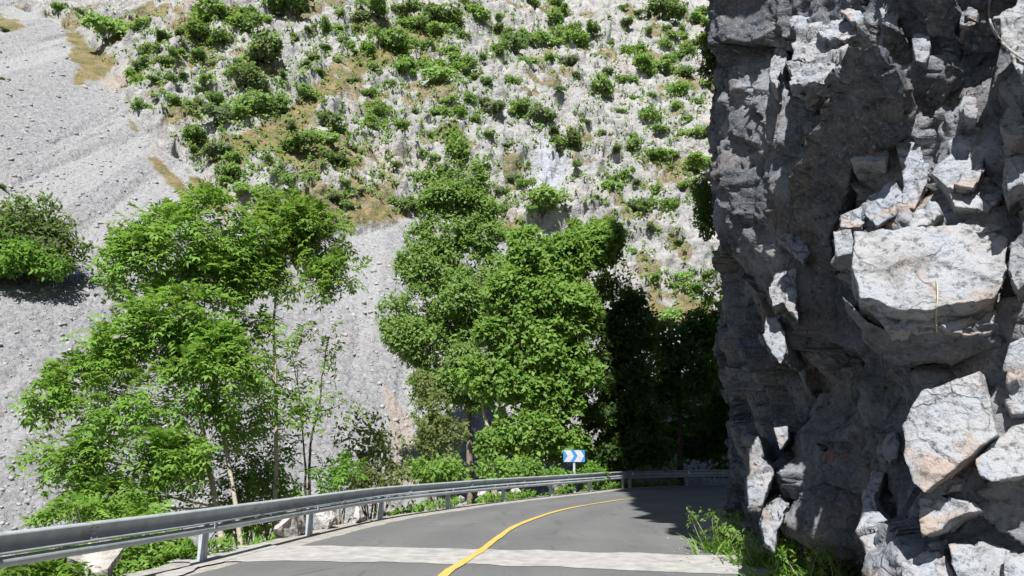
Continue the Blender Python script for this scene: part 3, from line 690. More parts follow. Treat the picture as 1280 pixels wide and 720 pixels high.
SH = """150 24 60 b;122 30 20 m;178 26 30 b;285 18 46 m;302 28 40 m;270 42 50 o;250 16 16 d;245 42 20 m;267 55 18 b;205 45 16 g;186 65 20 m;178 82 20 g;172 95 24 b;210 77 22 d;215 66 18 m;228 67 14 b;213 95 15 d;
246 69 22 d;297 76 20 d;302 91 20 b;262 100 14 m;252 112 11 m;198 122 12 b;220 125 12 m;172 130 20 m;236 131 12 m;250 130 12 d;275 125 20 d;300 131 18 b;310 100 26 g;305 16 22 m;340 6 30 m;362 3 40 o;330 20 18 b;338 66 48 g;
368 45 12 d;424 16 18 m;428 36 16 b;406 35 18 m;446 36 18 b;455 20 24 g;428 50 11 m;408 60 18 d;395 72 13 d;420 72 8 m;450 60 22 b;444 66 9 d;480 52 30 m;505 15 30 o;512 30 26 m;465 8 32 m;452 80 9 d;468 86 12 m;400 90 15 d;458 115 18 d;
470 136 18 b;380 115 22 m;392 122 14 d;320 105 30 g;345 130 20 b;330 133 20 b;310 136 22 m;505 60 24 m;515 78 30 b;500 85 24 b;550 14 62 o;525 30 26 g;553 38 24 m;597 20 30 b;620 8 26 b;585 8 24 o;512 55 20 m;535 52 28 m;560 60 26 b;
530 75 30 b;546 80 34 b;565 82 30 b;580 74 24 m;515 95 18 b;545 95 26 b;580 103 14 b;587 90 14 m;563 120 26 b;583 120 14 m;555 135 22 b;610 102 13 d;640 95 28 m;650 130 26 m;622 65 24 m;645 60 26 d;632 41 15 m;660 45 30 m;680 48 28 b;
700 45 30 m;715 50 28 b;685 22 26 m;702 12 24 m;620 35 15 g;580 45 15 m;660 75 16 b;690 75 14 m;708 78 16 g;665 2 24 m;690 0 20 m;715 34 22 m;738 37 20 d;780 28 22 g;778 8 16 m;797 17 15 o;825 12 30 o;842 4 20 m;775 58 34 b;764 50 18 m;
800 62 16 b;742 112 30 m;785 98 24 m;793 115 28 m;805 86 30 b;822 80 26 b;836 72 24 m;845 46 20 b;856 60 22 m;870 20 26 b;886 26 20 m;880 12 22 m;835 36 17 d;852 36 22 b;840 86 20 m;850 66 26 o;856 86 34 d;880 50 24 o;893 80 22 m;
853 110 28 b;845 130 24 b;870 127 24 m;885 105 18 o;815 115 15 m;832 55 17 b;240 172 30 d;275 145 32 g;300 142 26 b;325 132 30 m;352 129 18 b;275 190 26 g;297 196 20 m;290 214 28 m;283 226 20 b;315 185 14 o;335 198 14 m;300 170 9 d;
312 232 32 b;330 240 22 b;252 187 18 o;403 142 15 m;415 158 30 g;402 170 20 b;365 160 15 g;370 180 30 o;410 190 18 b;393 212 28 m;420 200 22 o;471 137 20 b;460 154 16 d;478 155 20 b;503 160 24 b;443 183 13 b;452 188 11 m;485 190 11 m;
527 192 11 m;525 220 30 b;540 165 18 m;543 200 13 b;433 230 15 m;451 238 14 g;365 225 22 m;500 252 28 m;520 258 24 o;435 255 13 m;415 245 18 g;565 140 20 b;565 168 18 b;655 140 26 m;678 146 36 g;710 178 30 o;633 180 14 g;612 170 11 m;
662 205 11 m;655 228 15 m;720 217 14 d;625 235 22 g;642 225 22 g;690 250 28 b;670 258 22 b;774 136 15 m;615 140 22 g;812 147 26 b;826 160 24 m;787 168 13 m;795 178 20 m;857 148 18 m;863 162 20 b;812 196 13 b;825 198 15 b;842 194 20 b;
838 208 13 m;785 213 24 b;765 230 20 b;774 224 16 m;820 238 18 m;828 254 22 b;795 258 15 g;797 228 11 g;870 205 28 b;860 228 28 b;886 170 20 m;890 200 22 m;875 250 26 d;791 314 15 m;735 280 36 b;718 302 28 b;752 275 20 b;800 264 17 m;
815 284 13 g;818 347 18 b;853 343 17 b;872 355 26 b;845 358 17 m;886 346 15 m;886 376 16 m;836 396 24 b;162 88 8 d;105 12 14 o;75 8 16 m;440 100 12 o;488 105 14 m;430 160 10 g;600 70 12 m;605 130 14 g;730 150 13 g;755 165 11 g;700 110 14 g;
720 95 12 g;760 90 12 g;640 290 26 b;620 262 20 m;480 220 12 m;495 205 12 o;350 212 12 m;610 205 14 m;598 230 22 b;770 190 10 g;745 245 12 g;780 290 9 m;850 300 10 g;695 165 16 o;808 40 12 m;760 20 10 g;590 150 12 m;520 140 12 g;380 80 14 g;
388 40 12 g;355 95 14 g;265 80 12 m;195 100 10 m;232 95 10 g;225 40 10 o;8 35 12 o;3 95 12 d;3 230 10 d"""
ANCH = [(150, 24, 'the wide bright bush atop the scree'), (285, 18, 'the big bush below the rim'), (338, 66, 'the grey-leaved bush above the crag'), (550, 14, 'the dark evergreen bush at the rim'), (546, 80, 'the thick bright bush in mid-slope'),
        (678, 146, 'the grey bush over the bluish slab'), (710, 178, 'the dark olive bush on bare rock'), (742, 112, 'the lone round bush on white rock'), (812, 147, 'the bright bush on the cliffside crags'), (856, 86, 'the shadowed bush nearest the cliff'),
        (735, 280, 'the bright bush above the bend trees'), (872, 355, 'the bush by the lowest grass ledge'), (240, 172, 'the dark bush bordering the scree'), (525, 220, 'the bush over the scree tongue'), (480, 52, 'the bush on the tan ledge'),
        (700, 45, 'the wide bush on the upper ledge'), (393, 212, 'the bush above the slender tree'), (775, 58, 'the bright bush on the pale buttress'), (172, 95, 'the bush beside the scree neck'), (470, 136, 'the bush between white slabs')]
items = []
for s_ in SH.replace('\n', '').split(';'):
    a = s_.split(); items.append((float(a[0]), float(a[1]), float(a[2]), a[3]))
cname = dict(b='bright green', m='mid green', d='dark green', o='olive green', g='grey green')
labs = {}; seen = {}
for i, (x, y, wd, c) in enumerate(items):
    an = None
    for (ax, ay, t) in ANCH:
        if abs(ax-x) < 1 and abs(ay-y) < 1: an = t
    if an: labs[i] = an.replace('the ', '', 1)+(' on the hillside' if 'hill' not in an else ''); continue
    ax, ay, t = min(ANCH, key=lambda q: math.hypot(q[0]-x, q[1]-y)); ang = math.degrees(math.atan2(ay-y, x-ax)) % 360
    dirs = ['cliffward of', 'uphill and cliffward of', 'uphill of', 'uphill and screeward of', 'screeward of', 'downhill and screeward of', 'downhill of', 'downhill and cliffward of']
    k = int(((ang+22.5) % 360)//45); seen.setdefault((t, k), []).append((math.hypot(ax-x, ay-y), i, x, y, wd, c, t, dirs[k]))
for key, lst in seen.items():
    lst.sort()
    for j, (_, i, x, y, wd, c, t, d) in enumerate(lst):
        size = 'small' if wd < 14 else 'medium' if wd < 23 else 'large'
        od = ['', 'second ', 'third ', 'fourth ', 'fifth ', 'sixth ', 'seventh ', 'eighth ', 'ninth ', 'tenth ', 'eleventh ', 'twelfth '][j]
        labs[i] = f"{size} {cname[c]} shrub, {od}{d} {t}" if od else f"{size} {cname[c]} shrub, first {d} {t}"
for i, (x, y, wd, c) in enumerate(items):
    q = hill_at(x, y+wd*.30)
    o = bpy.data.objects.new('hillside_shrub', random.choice(PROTO[c])); COL.objects.link(o)
    o.location = q+Vector((0, -.25, -.2)); s_ = wd*q.y/F*random.choice((.6, .75, .85, .95, 1.1))
    o.scale = (s_*random.uniform(.85, 1.25), s_*.9, s_*(.7+.4*random.random())); o.rotation_euler = (random.uniform(.1, .4), 0, random.random()*6.28)
    tag(o, labs[i], 'shrub', 'shrubs dotted over the rocky hillside')

sr = np.random.default_rng(88); scr = []
for (x, y, wd, c) in items:
    for k in range(int(3+wd*.5)):
        scr.append((x+sr.standard_normal()*(4+wd*.55)+2, y+wd*.25+sr.standard_normal()*(3+wd*.28)))
for k in range(500):
    x, y = sr.uniform(120, 905), sr.uniform(-5, 330); scr.append((x, y))
sp3 = np.array([hill_at(x, y)[:] for x, y in scr if y < np.interp(x, bx, by)-4])
v, f = broad(sp3+np.array([0, -.1, .12]), np.tile([0, -.3, .9], (len(sp3), 1)), sr, k=9, spread=.55, leaf=.36, wid=.24)
scb = mesh_np('low_scrub', v, f, M['shrub_m']); kind(scb, 'stuff'); tag(scb, 'low green scrub creeping between the hillside rocks', 'scrub')

# ------------------------------------------------------------------ cliff
fy = [-40, -12, 0, 3, 5, 6.2, 7.5, 9, 10.2, 11.5, 13, 16, 19, 20.5, 22, 25, 28, 32]
fx = [18, 11, 6.9, 5.9, 5.4, 5.15, 4.75, 4.25, 4.1, 4.15, 4.3, 4.72, 5.2, 5.65, 6.5, 9.2, 13.5, 22]
cy = np.r_[np.linspace(-40, 2, 50)[:-1], np.linspace(2, 5, 40)[:-1], np.linspace(5, 13, 330)[:-1], np.linspace(13, 22, 240)[:-1], np.linspace(22, 32, 140)]
cz = np.r_[np.linspace(-1.2, 8.5, 330)[:-1], np.linspace(8.5, 15, 130)[:-1], np.linspace(15, 50, 150)]
CZ, CY = np.meshgrid(cz, cy, indexing='ij')
foot = np.interp(CY, fy, fx)
for _ in range(1): pass
def gs_(x, c, s): return np.exp(-((x-c)/s)**2)
lean = 1.15*gs_(CY, 10.4, 1.5)*sstep(CZ, 2.2, 5.2)
lean = lean + .10*np.clip(CZ, 0, 14)*sstep(CY, 10, 13)
lean = lean + .25*gs_(CY, 7.6, .8)*sstep(CZ, 4.9, 6.2)
lean = lean - 1.2*sstep(CZ, 19.5, 22)*gs_(CY, 10.4, 2.2)*(1-sstep(CZ, 31, 33)) + .5*sstep(CZ, 32, 34)*gs_(CY, 10.4, 3)  # unseen upper ledges, shaped for their shadow on the bend and trees
lean = lean + 3.0*gs_(CY, 6.2, 2.2)*sstep(CZ, 9.5, 13)  # unseen overhang above the view, added to cast the shadow on the road
Xc = foot-lean
cliff_bits = []
WALL_AT = []
def chunk(poly, Y, n=(-.25, -.8, .55), thick=.9, back=(.5, 1, -.05), taper=.85, rough=.05, edge=.06, seed=0, lit_tone=1.0, bevel=.0):
    """angular block of the cliff: its front outline is poly (sight lines) at distance Y on a plane with normal n, with real depth behind"""
    r = np.random.default_rng(900+seed)
    n = Vector(n).normalized(); back = Vector(back).normalized()
    jp = []
    for i, (x0, y0) in enumerate(poly):          # break every edge into short straight chips
        x1, y1 = poly[(i+1) % len(poly)]; L = math.hypot(x1-x0, y1-y0); k = max(1, int(L/17)); jp.append((x0, y0))
        for q in range(1, k):
            t = (q+.5*(r.random()-.5))/k; d = (r.random()-.5)*min(9, .32*L); jp.append((x0+(x1-x0)*t-(y1-y0)/L*d, y0+(y1-y0)*t+(x1-x0)/L*d))
    cx = sum(p[0] for p in poly)/len(poly); cyp = sum(p[1] for p in poly)/len(poly)
    c0 = P(cx, cyp, Y); o = Vector((0, 0, CH)); fr = []
    for (px, py) in jp:
        d = (P(px, py, Y)-o); t = (c0-o).dot(n)/d.dot(n); t = min(max(t, .75), 1.3); fr.append(o+d*t)
    bm = bmesh.new(); k = len(fr)
    f1 = [bm.verts.new(p) for p in fr]
    md = [bm.verts.new(p+back*thick*.35+(p-c0)*.05*(r.random()-.3)) for p in fr]
    bk = [bm.verts.new(c0+(p-c0)*taper+back*thick) for p in fr]
    bm.faces.new(f1)
    for a_, b_ in ((f1, md), (md, bk)):
        for i in range(k): bm.faces.new((a_[i], a_[(i+1) % k], b_[(i+1) % k], b_[i]))
    bm.faces.new(bk[::-1])
    bmesh.ops.recalc_face_normals(bm, faces=bm.faces[:])
    bmesh.ops.triangulate(bm, faces=bm.faces[:])
    for it in range(7):
        es = [e for e in bm.edges if e.calc_length() > edge*.62]
        if not es or len(bm.verts) > 16000: break
        bmesh.ops.subdivide_edges(bm, edges=es, cuts=1, use_grid_fill=False)
        bmesh.ops.triangulate(bm, faces=[f for f in bm.faces if len(f.verts) > 3])
    V = np.array([v.co[:] for v in bm.verts]); Fc = np.array([[v.index for v in f.verts] for f in bm.faces]); bm.free()
    nn = np.array(n); t1 = np.cross(nn, [0, 0, 1.]); t1 /= np.linalg.norm(t1); t2 = np.cross(t1, nn)
    W = V+.05*np.stack([fbm(V[:, 0]*4+q*7, V[:, 1]*4, V[:, 2]*4, seed=531, oct=3) for q in range(3)], 1)
    p1, p2, pn = W@t1, W@t2, W@nn
    ang = r.random()*1.2-.6; q1, q2 = p1*math.cos(ang)+p2*math.sin(ang), -p1*math.sin(ang)+p2*math.cos(ang)
    h1, e1_, _ = facets(q1/.62, q2/.34, 500+seed, .55, .8); h2, e2_, _ = facets(q1/.24, q2/.13, 520+seed, .7, .7); h3, _, _ = facets(q1/.09, q2/.06, 540+seed, .8, .6)
    g1, _, _ = facets(p1/.30, pn/.28, 560+seed, .7, .7); g2, _, _ = facets(p2/.26, pn/.30, 580+seed, .7, .7)
    hn = rough*(1.0*h1+.5*h2+.2*h3)-.022*np.exp(-(e1_/.035)**2)
    V = V+nn*hn[:, None]+t2*(rough*.55*g1)[:, None]+t1*(rough*.55*g2)[:, None]
    V = V+.022*np.stack([fbm(V[:, 0]*3+q*5, V[:, 1]*3, V[:, 2]*3, seed=551, oct=4) for q in range(3)], 1)
    Fc = np.concatenate([Fc, Fc[:, 2:3]], 1)      # padded; split below
    size = .5*math.sqrt((max(p[0] for p in poly)-min(p[0] for p in poly))*(max(p[1] for p in poly)-min(p[1] for p in poly)))*Y/F
    WALL_AT.append((c0, size, lit_tone))
    cliff_bits.append((V, Fc, np.full(len(V), lit_tone)))
CH_ = CHUNKS = []
# the big jutting block and the rocks piled above it
chunk([(1066, 290), (1100, 284), (1168, 286), (1200, 282), (1240, 288), (1261, 300), (1256, 345), (1243, 372), (1205, 380), (1160, 388), (1110, 384), (1075, 370), (1064, 335)], 6.65, (-.16, -.88, .44), 1.2, (.45, 1, -.22), .95, .022, .05, 1)
chunk([(1066, 368), (1110, 384), (1165, 390), (1240, 376), (1258, 392), (1235, 412), (1180, 408), (1110, 412)], 6.68, (-.12, -.9, .42), 1.0, (.5, 1, -.15), .9, .08, .05, 2, .9)
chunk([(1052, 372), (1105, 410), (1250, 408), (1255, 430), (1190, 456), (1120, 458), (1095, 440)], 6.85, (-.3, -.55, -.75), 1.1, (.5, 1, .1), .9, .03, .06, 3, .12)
chunk([(1042, 290), (1064, 286), (1070, 318), (1044, 322)], 7.5, (-.5, -.8, .3), .5, seed=4, rough=.05)
chunk([(1050, 272), (1075, 262), (1080, 282), (1055, 284)], 7.6, (-.3, -.7, .6), .5, seed=5, rough=.05)
chunk([(1078, 262), (1112, 222), (1130, 240), (1125, 262), (1095, 282)], 7.5, (-.4, -.65, .6), .6, seed=6)
chunk([(1066, 205), (1112, 170), (1106, 206), (1088, 204)], 7.7, (-.3, -.6, .7), .6, seed=7)
chunk([(1115, 155), (1140, 145), (1152, 190), (1150, 210), (1128, 212), (1120, 185)], 7.6, (-.55, -.75, .35), .6, seed=8)
chunk([(1126, 214), (1160, 205), (1156, 235), (1148, 260), (1130, 255)], 7.4, (-.3, -.8, .4), .5, seed=9, rough=.07)
chunk([(1165, 210), (1190, 178), (1232, 168), (1230, 210), (1210, 236), (1190, 232)], 6.95, (-.3, -.65, .65), .8, seed=10, rough=.06)
chunk([(1186, 245), (1215, 222), (1250, 224), (1256, 245), (1240, 262), (1195, 260)], 6.85, (-.1, -.7, .65), .7, seed=11, rough=.06)
chunk([(1140, 265), (1165, 256), (1178, 270), (1160, 284), (1140, 284)], 6.95, (-.3, -.7, .6), .4, seed=12)
chunk([(1195, 282), (1220, 262), (1258, 270), (1262, 284), (1230, 290)], 6.85, (0, -.6, .8), .5, seed=13, rough=.06)
chunk([(1232, 395), (1255, 362), (1272, 380), (1266, 402), (1240, 408)], 6.7, (-.1, -.8, .5), .5, seed=14, rough=.06)
# lower right: big bluish face, its neighbour, the layered ledges
chunk([(1128, 530), (1156, 488), (1195, 478), (1226, 465), (1240, 500), (1248, 545), (1215, 570), (1185, 592), (1156, 614), (1140, 600), (1130, 565)], 6.5, (-.42, -.75, .5), 1.0, (.7, 1, -.1), .95, .03, .05, 20)
chunk([(1218, 570), (1250, 545), (1290, 530), (1290, 590), (1240, 598), (1222, 590)], 6.3, (-.3, -.75, .55), .8, (.7, 1, -.1), .95, .04, .05, 21)
chunk([(1152, 618), (1180, 590), (1205, 600), (1204, 615), (1180, 618), (1232, 640), (1200, 648), (1180, 660), (1153, 668)], 6.55, (-.3, -.8, .45), .7, (.7, 1, -.1), .95, .07, .05, 22)
chunk([(1220, 620), (1272, 604), (1278, 614), (1245, 624)], 6.7, (-.1, -.5, .8), .6, (.7, 1, -.1), .95, .05, .05, 23)
chunk([(1185, 684), (1230, 680), (1258, 690), (1262, 730), (1200, 730)], 6.5, (-.2, -.75, .6), .8, (.7, 1, -.1), .95, .06, .05, 24)
chunk([(1258, 692), (1300, 690), (1300, 735), (1262, 735)], 6.2, (-.1, -.75, .6), .8, (.7, 1, -.1), .95, .06, .05, 25)
chunk([(1130, 712), (1180, 695), (1200, 735), (1130, 735)], 6.7, (-.25, -.7, .65), .7, (.7, 1, -.1), .95, .06, .05, 26)
chunk([(1160, 685), (1185, 676), (1186, 690), (1165, 693)], 6.9, (-.25, -.7, .65), .5, (.7, 1, -.1), .95, .05, .05, 27)
chunk([(1255, 480), (1262, 430), (1290, 420), (1290, 520), (1268, 520)], 6.5, (-.5, -.75, .4), .8, (.7, 1, -.1), .95, .07, .05, 28)
# lower middle lit buttress
chunk([(1084, 600), (1090, 584), (1104, 586), (1098, 606), (1096, 625), (1112, 655), (1130, 672), (1136, 700), (1140, 735), (1072, 735), (1082, 690), (1070, 665), (1082, 640)], 7.9, (-.4, -.75, .5), .9, (.6, 1, -.1), .9, .045, .05, 30)
# slivers on the pillar
chunk([(938, 558), (946, 546), (952, 575), (966, 590), (958, 612), (950, 640), (936, 640), (934, 600)], 9.9, (-.35, -.85, .4), 4.5, (.36, 1, 0), 1.0, .05, .05, 31, .85)
chunk([(955, 634), (972, 624), (984, 636), (970, 660), (968, 690), (956, 680), (950, 655)], 9.6, (-.35, -.85, .4), 4.5, (.36, 1, 0), 1.0, .06, .05, 32, .85)
chunk([(966, 536), (984, 534), (984, 548), (975, 562)], 9.9, (-.3, -.8, .5), 4.5, (.36, 1, 0), 1.0, .03, .05, 33, .85)
chunk([(968, 330), (982, 322), (996, 330), (998, 370), (994, 400), (980, 380), (966, 384), (962, 360)], 9.5, (-.35, -.75, .55), 1.6, (.5, 1, 0), .95, .05, .05, 34, .85)
chunk([(960, 400), (972, 396), (982, 420), (984, 440), (976, 452), (962, 436), (956, 420)], 9.6, (-.35, -.75, .55), 1.6, (.5, 1, 0), .95, .05, .05, 35, .85)
chunk([(970, 300), (985, 278), (1002, 290), (1010, 310), (1000, 325), (985, 312)], 9.5, (-.35, -.7, .6), 1.6, (.5, 1, 0), .95, .07, .05, 36, .85)
chunk([(963, 70), (974, 54), (984, 64), (978, 90), (968, 114), (962, 95)], 9.2, (-.4, -.75, .5), 1.6, (.5, 1, 0), .95, .06, .05, 37, .85)
# upper lit crag
chunk([(985, 18), (1000, -10), (1030, -12), (1025, 30), (1040, 40), (1060, 48), (1062, 80), (1040, 95), (1010, 100), (990, 108), (984, 80), (990, 55)], 8.6, (-.35, -.72, .6), .8, (.7, 1, 0), .9, .11, .05, 38)
chunk([(1020, 40), (1045, 30), (1072, 34), (1080, 44), (1058, 56), (1030, 52)], 8.4, (-.3, -.7, .6), .6, (.7, 1, 0), .9, .10, .05, 39)
chunk([(1050, 18), (1076, 18), (1082, 30), (1064, 30)], 8.2, (-.3, -.7, .6), .5, (.7, 1, 0), .9, .06, .05, 40)
chunk([(1000, 140), (1030, 116), (1036, 132), (1018, 160), (992, 172)], 9.0, (-.3, -.7, .6), .5, (.7, 1, 0), .9, .09, .05, 41, .6)
chunk([(1099, 14), (1110, -4), (1122, 18), (1121, 40), (1104, 30)], 7.8, (-.3, -.7, .6), .4, (.7, 1, 0), .9, .03, .05, 42)
chunk([(1246, 30), (1290, 2), (1290, 110), (1270, 90), (1256, 60)], 6.1, (-.3, -.75, .6), .6, (.9, 1, 0), .9, .10, .05, 43)
for q, (x_, y_, w_, h_, Y_, n_) in enumerate([(1092, 300, 40, 30, 7.4, 0), (1268, 215, 34, 60, 6.3, 0), (1272, 330, 30, 70, 6.2, 0), (1115, 560, 24, 44, 8.0, 0), (1268, 150, 30, 50, 6.3, 0),
        (1070, 120, 26, 34, 8.0, 0), (1215, 130, 26, 40, 6.9, 0), (1150, 60, 24, 40, 7.3, 0), (1030, 200, 22, 30, 8.7, 0), (944, 150, 14, 36, 10.0, 0), (928, 250, 10, 34, 10.4, 0), (1208, 20, 26, 26, 6.9, 0)]):
    r_ = np.random.default_rng(700+q); k_ = 6+q % 3; a0 = r_.random()*6.28
    pl_ = [(x_+w_*.5*(.7+.5*r_.random())*math.cos(a0+i*6.283/k_), y_+h_*.5*(.7+.5*r_.random())*math.sin(a0+i*6.283/k_)) for i in range(k_)]
    chunk(pl_, Y_, (-.45+.3*r_.random(), -.75, .25+.4*r_.random()), .7, (.65, 1, -.05), .95, .05, .05, 100+q, .75)
# dark overhanging slabs upper right
for q, (pl, y_, nn) in enumerate([
    ([(1100, 30), (1125, 40), (1180, 80), (1180, 96), (1155, 92), (1104, 56)], 7.6, (-.5, -.4, -.75)), ([(1140, 0), (1190, 0), (1205, 60), (1205, 85), (1160, 40)], 7.2, (-.6, -.3, -.7)),
    ([(1150, 130), (1182, 84), (1200, 92), (1180, 140), (1160, 165), (1145, 150)], 7.4, (-.75, -.2, -.6)), ([(1205, 20), (1240, 25), (1245, 60), (1215, 90), (1205, 80)], 7.0, (-.6, -.3, -.7)),
    ([(1180, 165), (1205, 92), (1240, 80), (1268, 120), (1275, 165), (1230, 170)], 7.3, (-.7, -.3, -.6)), ([(985, 240), (1020, 140), (1060, 60), (1100, 60), (1130, 110), (1125, 150), (1065, 210), (1040, 290), (1050, 370), (1090, 440), (1060, 490), (1030, 480), (1000, 440), (1005, 330)], 8.6, (-.62, -.25, -.65))]):
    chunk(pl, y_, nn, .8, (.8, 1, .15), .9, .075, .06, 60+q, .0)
wfr = np.zeros(CY.shape)
for (c0, sz, fr) in WALL_AT:                     # the wall swells to carry each block
    sz = max(sz, .22); wgt = np.exp(-(((CY-c0.y-.45-.3*sz)/(sz*1.5+.15))**2+((CZ-c0.z+.05)/(sz*1.25+.1))**2))*sstep(CY, 5.7, 6.5)
    Xc = Xc+wgt*np.clip((c0.x+.5*sz+.08)-Xc, -2.2, .0); wfr = np.maximum(wfr, np.clip(wgt*1.5-.35, 0, 1)*fr*.7)
w1 = CY+.35*fbm(CY*.7, CZ*.7, seed=301, oct=3); w2 = CZ+.35*fbm(CY*.7, CZ*.7, seed=307, oct=3)
a1, q1, _ = facets((w1+.25*w2)/2.0, w2/2.9, 310, .75, .45)
a2, q2, _ = facets((w1-.3*w2)/.8, w2/1.25, 320, .9, .5)
a3, q3, _ = facets(w1/.30, w2/.42, 330, .9, .6)
disp = .46*a1+.30*a2+.05*a3+.03*fbm(CY*1.5, CZ*.9, seed=340, oct=5)+.02*fbm(CY*8, CZ*8, seed=345, oct=4)
disp += .08*np.exp(-(q1/.05)**2)+.05*np.exp(-(q2/.06)**2)*sstep(fbm(CY*.6, CZ*.6, seed=371, oct=3), -.2, .2)
a4, q4, _ = facets(CY/.13+.3*w1, CZ/.17, 375, .8, .7); disp += .010*a4
damp = 1-.75*gs_(CY, 10.2, 1.4)*sstep(CZ, 6, 9)
Xc = Xc+disp*damp
wv = CY*CP+(CZ-CH)*SP
vis_z = (CZ-CH) < 1.0*CY
epy = 360-F*(-CY*SP+(CZ-CH)*CP)/np.maximum(wv, .1)
kx = np.interp(epy, [-200, 0, 40, 80, 130, 200, 260, 300, 360, 400, 450, 480, 520, 560, 600, 650, 720], [.27, .256, .255, .264, .253, .249, .252, .259, .265, .260, .258, .265, .272, .273, .268, .263, .262])
kx = kx+.010
lim = kx*wv+.16*fbm(CY*.8, CZ*1.1, seed=350, oct=5)+.03*a3
Xc = np.where((CY > 6) & (CZ < 16), np.maximum(Xc, lim), Xc)
lock = np.exp(-((Xc-lim)/.15)**2)*(CY > 6)*(CZ < 16)
Xc = Xc+lock*(.14*a2+.07*a3)
Yc = CY+.06*fbm(CY*2, CZ*2, seed=360, oct=4)
e3 = .17*facets3(Xc/.95, Yc/.75, CZ/1.0, 391, 1.3, .5)+.055*facets3(Xc/.38, Yc/.30, CZ/.36, 392, 1.3, .5)+.016*facets3(Xc/.14, Yc/.12, CZ/.15, 393, 1.2, .6)+.012*fbm(Xc*4, Yc*4, CZ*4, seed=395, oct=4)
Xc = Xc+.9*e3; Yc = Yc+.45*e3
CV = np.stack([Xc, Yc, CZ], -1)
top = CV[-1:].copy(); top[..., 0] = 34; top[..., 2] = 52
bot = top.copy(); bot[..., 2] = -1.5; bot[..., 0] = 34.5
CVa = np.concatenate([CV, top, bot], 0)
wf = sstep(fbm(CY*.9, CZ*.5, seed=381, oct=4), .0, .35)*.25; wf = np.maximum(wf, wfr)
wfa = np.concatenate([wf, np.zeros((2, wf.shape[1]))], 0)
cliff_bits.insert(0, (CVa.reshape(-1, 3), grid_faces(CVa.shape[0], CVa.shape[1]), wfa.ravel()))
Vs, Fs, As = [], [], []; off = 0
for V, Fc, fr in cliff_bits:
    Vs.append(V); As.append(fr); Fs.append((Fc+off, Fc.shape[1])); off += len(V)
me = bpy.data.meshes.new('cliff')
allV = np.concatenate(Vs); quads = Fs[0][0]; tris = np.concatenate([f[0][:, :3] for f in Fs[1:]])
me.vertices.add(len(allV)); me.vertices.foreach_set('co', allV.astype(np.float32).ravel())
nl = quads.size+tris.size; me.loops.add(nl); me.loops.foreach_set('vertex_index', np.r_[quads.ravel(), tris.ravel()].astype(np.int32))
me.polygons.add(len(quads)+len(tris))
me.polygons.foreach_set('loop_start', np.r_[np.arange(len(quads))*4, quads.size+np.arange(len(tris))*3].astype(np.int32))
me.polygons.foreach_set('loop_total', np.r_[np.full(len(quads), 4), np.full(len(tris), 3)].astype(np.int32))
a_ = me.attributes.new('lit_tone', 'FLOAT', 'POINT'); a_.data.foreach_set('value', np.concatenate(As).astype(np.float32))
me.materials.append(M['cliff']); me.update(calc_edges=True); me.validate()
cliff = bpy.data.objects.new('cliff', me); COL.objects.link(cliff); kind(cliff, 'structure')
from mathutils.bvhtree import BVHTree
def first_hit(px, py):
    """where the sight line of a photo pixel meets the cliff"""
    if not hasattr(first_hit, 'b'): first_hit.b = BVHTree.FromPolygons(allV.tolist(), quads.tolist()+tris.tolist())
    o = Vector((0, 0, CH)); d = (P(px, py, 10)-o).normalized(); h = first_hit.b.ray_cast(o, d); return h[0], h[1]

def stick(name, pix, rad, mat, lift=.02, n=24, parent=None, sides=6):
    pts = []
    for (x, y) in spline(pix, n):
        h, nn = first_hit(float(x), float(y))
        if h is None: h = P(float(x), float(y), 7)
        d = (Vector((0, 0, CH))-h).normalized(); pts.append((h+d*lift)[:])
    pts = np.array(pts)
    ym = np.median(pts[:, 1]); 
    A = Acc(); tube(A, pts, np.full(len(pts), rad), sides); v, f = A.get()
    return mesh_np(name, v, f, mat, parent, True)
s_ = stick('dry_stick', [(1171, 349), (1172, 372), (1170, 395), (1171, 415)], .0065, M['straw'], .03)
tag(s_, 'pale dry stick hanging down over the jutting rock block', 'stick')
s_ = stick('cable', [(1238, -4), (1236, 18), (1244, 42), (1262, 62), (1286, 78)], .012, M['cable'], .05)
tag(s_, 'thin grey cable curving across the upper cliff', 'cable')
pm = Acc()
for pix in ([(1026, 570), (1040, 568), (1052, 571), (1062, 567)], [(1040, 560), (1041, 572), (1036, 582)], [(1030, 575), (1040, 566)]):
    pts = np.array([(first_hit(float(x), float(y))[0]+Vector((-.004, -.008, .002)))[:] for x, y in spline(pix, 10)])
    tube(pm, pts, np.full(10, .008), 5)
v, f = pm.get(); mesh_np('paint_mark', v, f, M['orange'], cliff)

# ------------------------------------------------------------------ guardrails
def sweep(path, prof, acc):
    p = np.asarray(path); t = np.gradient(p, axis=0); t /= np.linalg.norm(t, axis=1, keepdims=True); nr = np.stack([t[:, 1], -t[:, 0]], 1)
    prof = np.asarray(prof); k = len(prof)
    V = np.concatenate([p[:, None, :]+nr[:, None, :]*prof[None, :, :1], np.broadcast_to(prof[None, :, 1:], (len(p), k, 1))], -1)
    i = np.arange(len(p)-1)[:, None]*k; j = np.arange(k)[None, :]; j2 = (j+1) % k
    acc.add(V.reshape(-1, 3), np.stack([i+j, i+j2, i+k+j2, i+k+j], -1).reshape(-1, 4))
arc = np.r_[0, np.cumsum(np.linalg.norm(np.diff(rail, axis=0), axis=1))]
def along(s): return np.array([np.interp(s, arc, rail[:, 0]), np.interp(s, arc, rail[:, 1])])
def s_at_Y(y): return float(np.interp(y, rail[:, 1][:560], arc[:560]))
UP = [(-.075, .735), (-.05, .765), (.045, .765), (.07, .745), (.068, .725), (.035, .705), (.012, .665), (.012, .625), (.035, .585), (.066, .565), (.068, .548), (.05, .54), (.02, .545), (-.01, .57), (-.025, .61), (-.025, .68), (-.06, .715)]
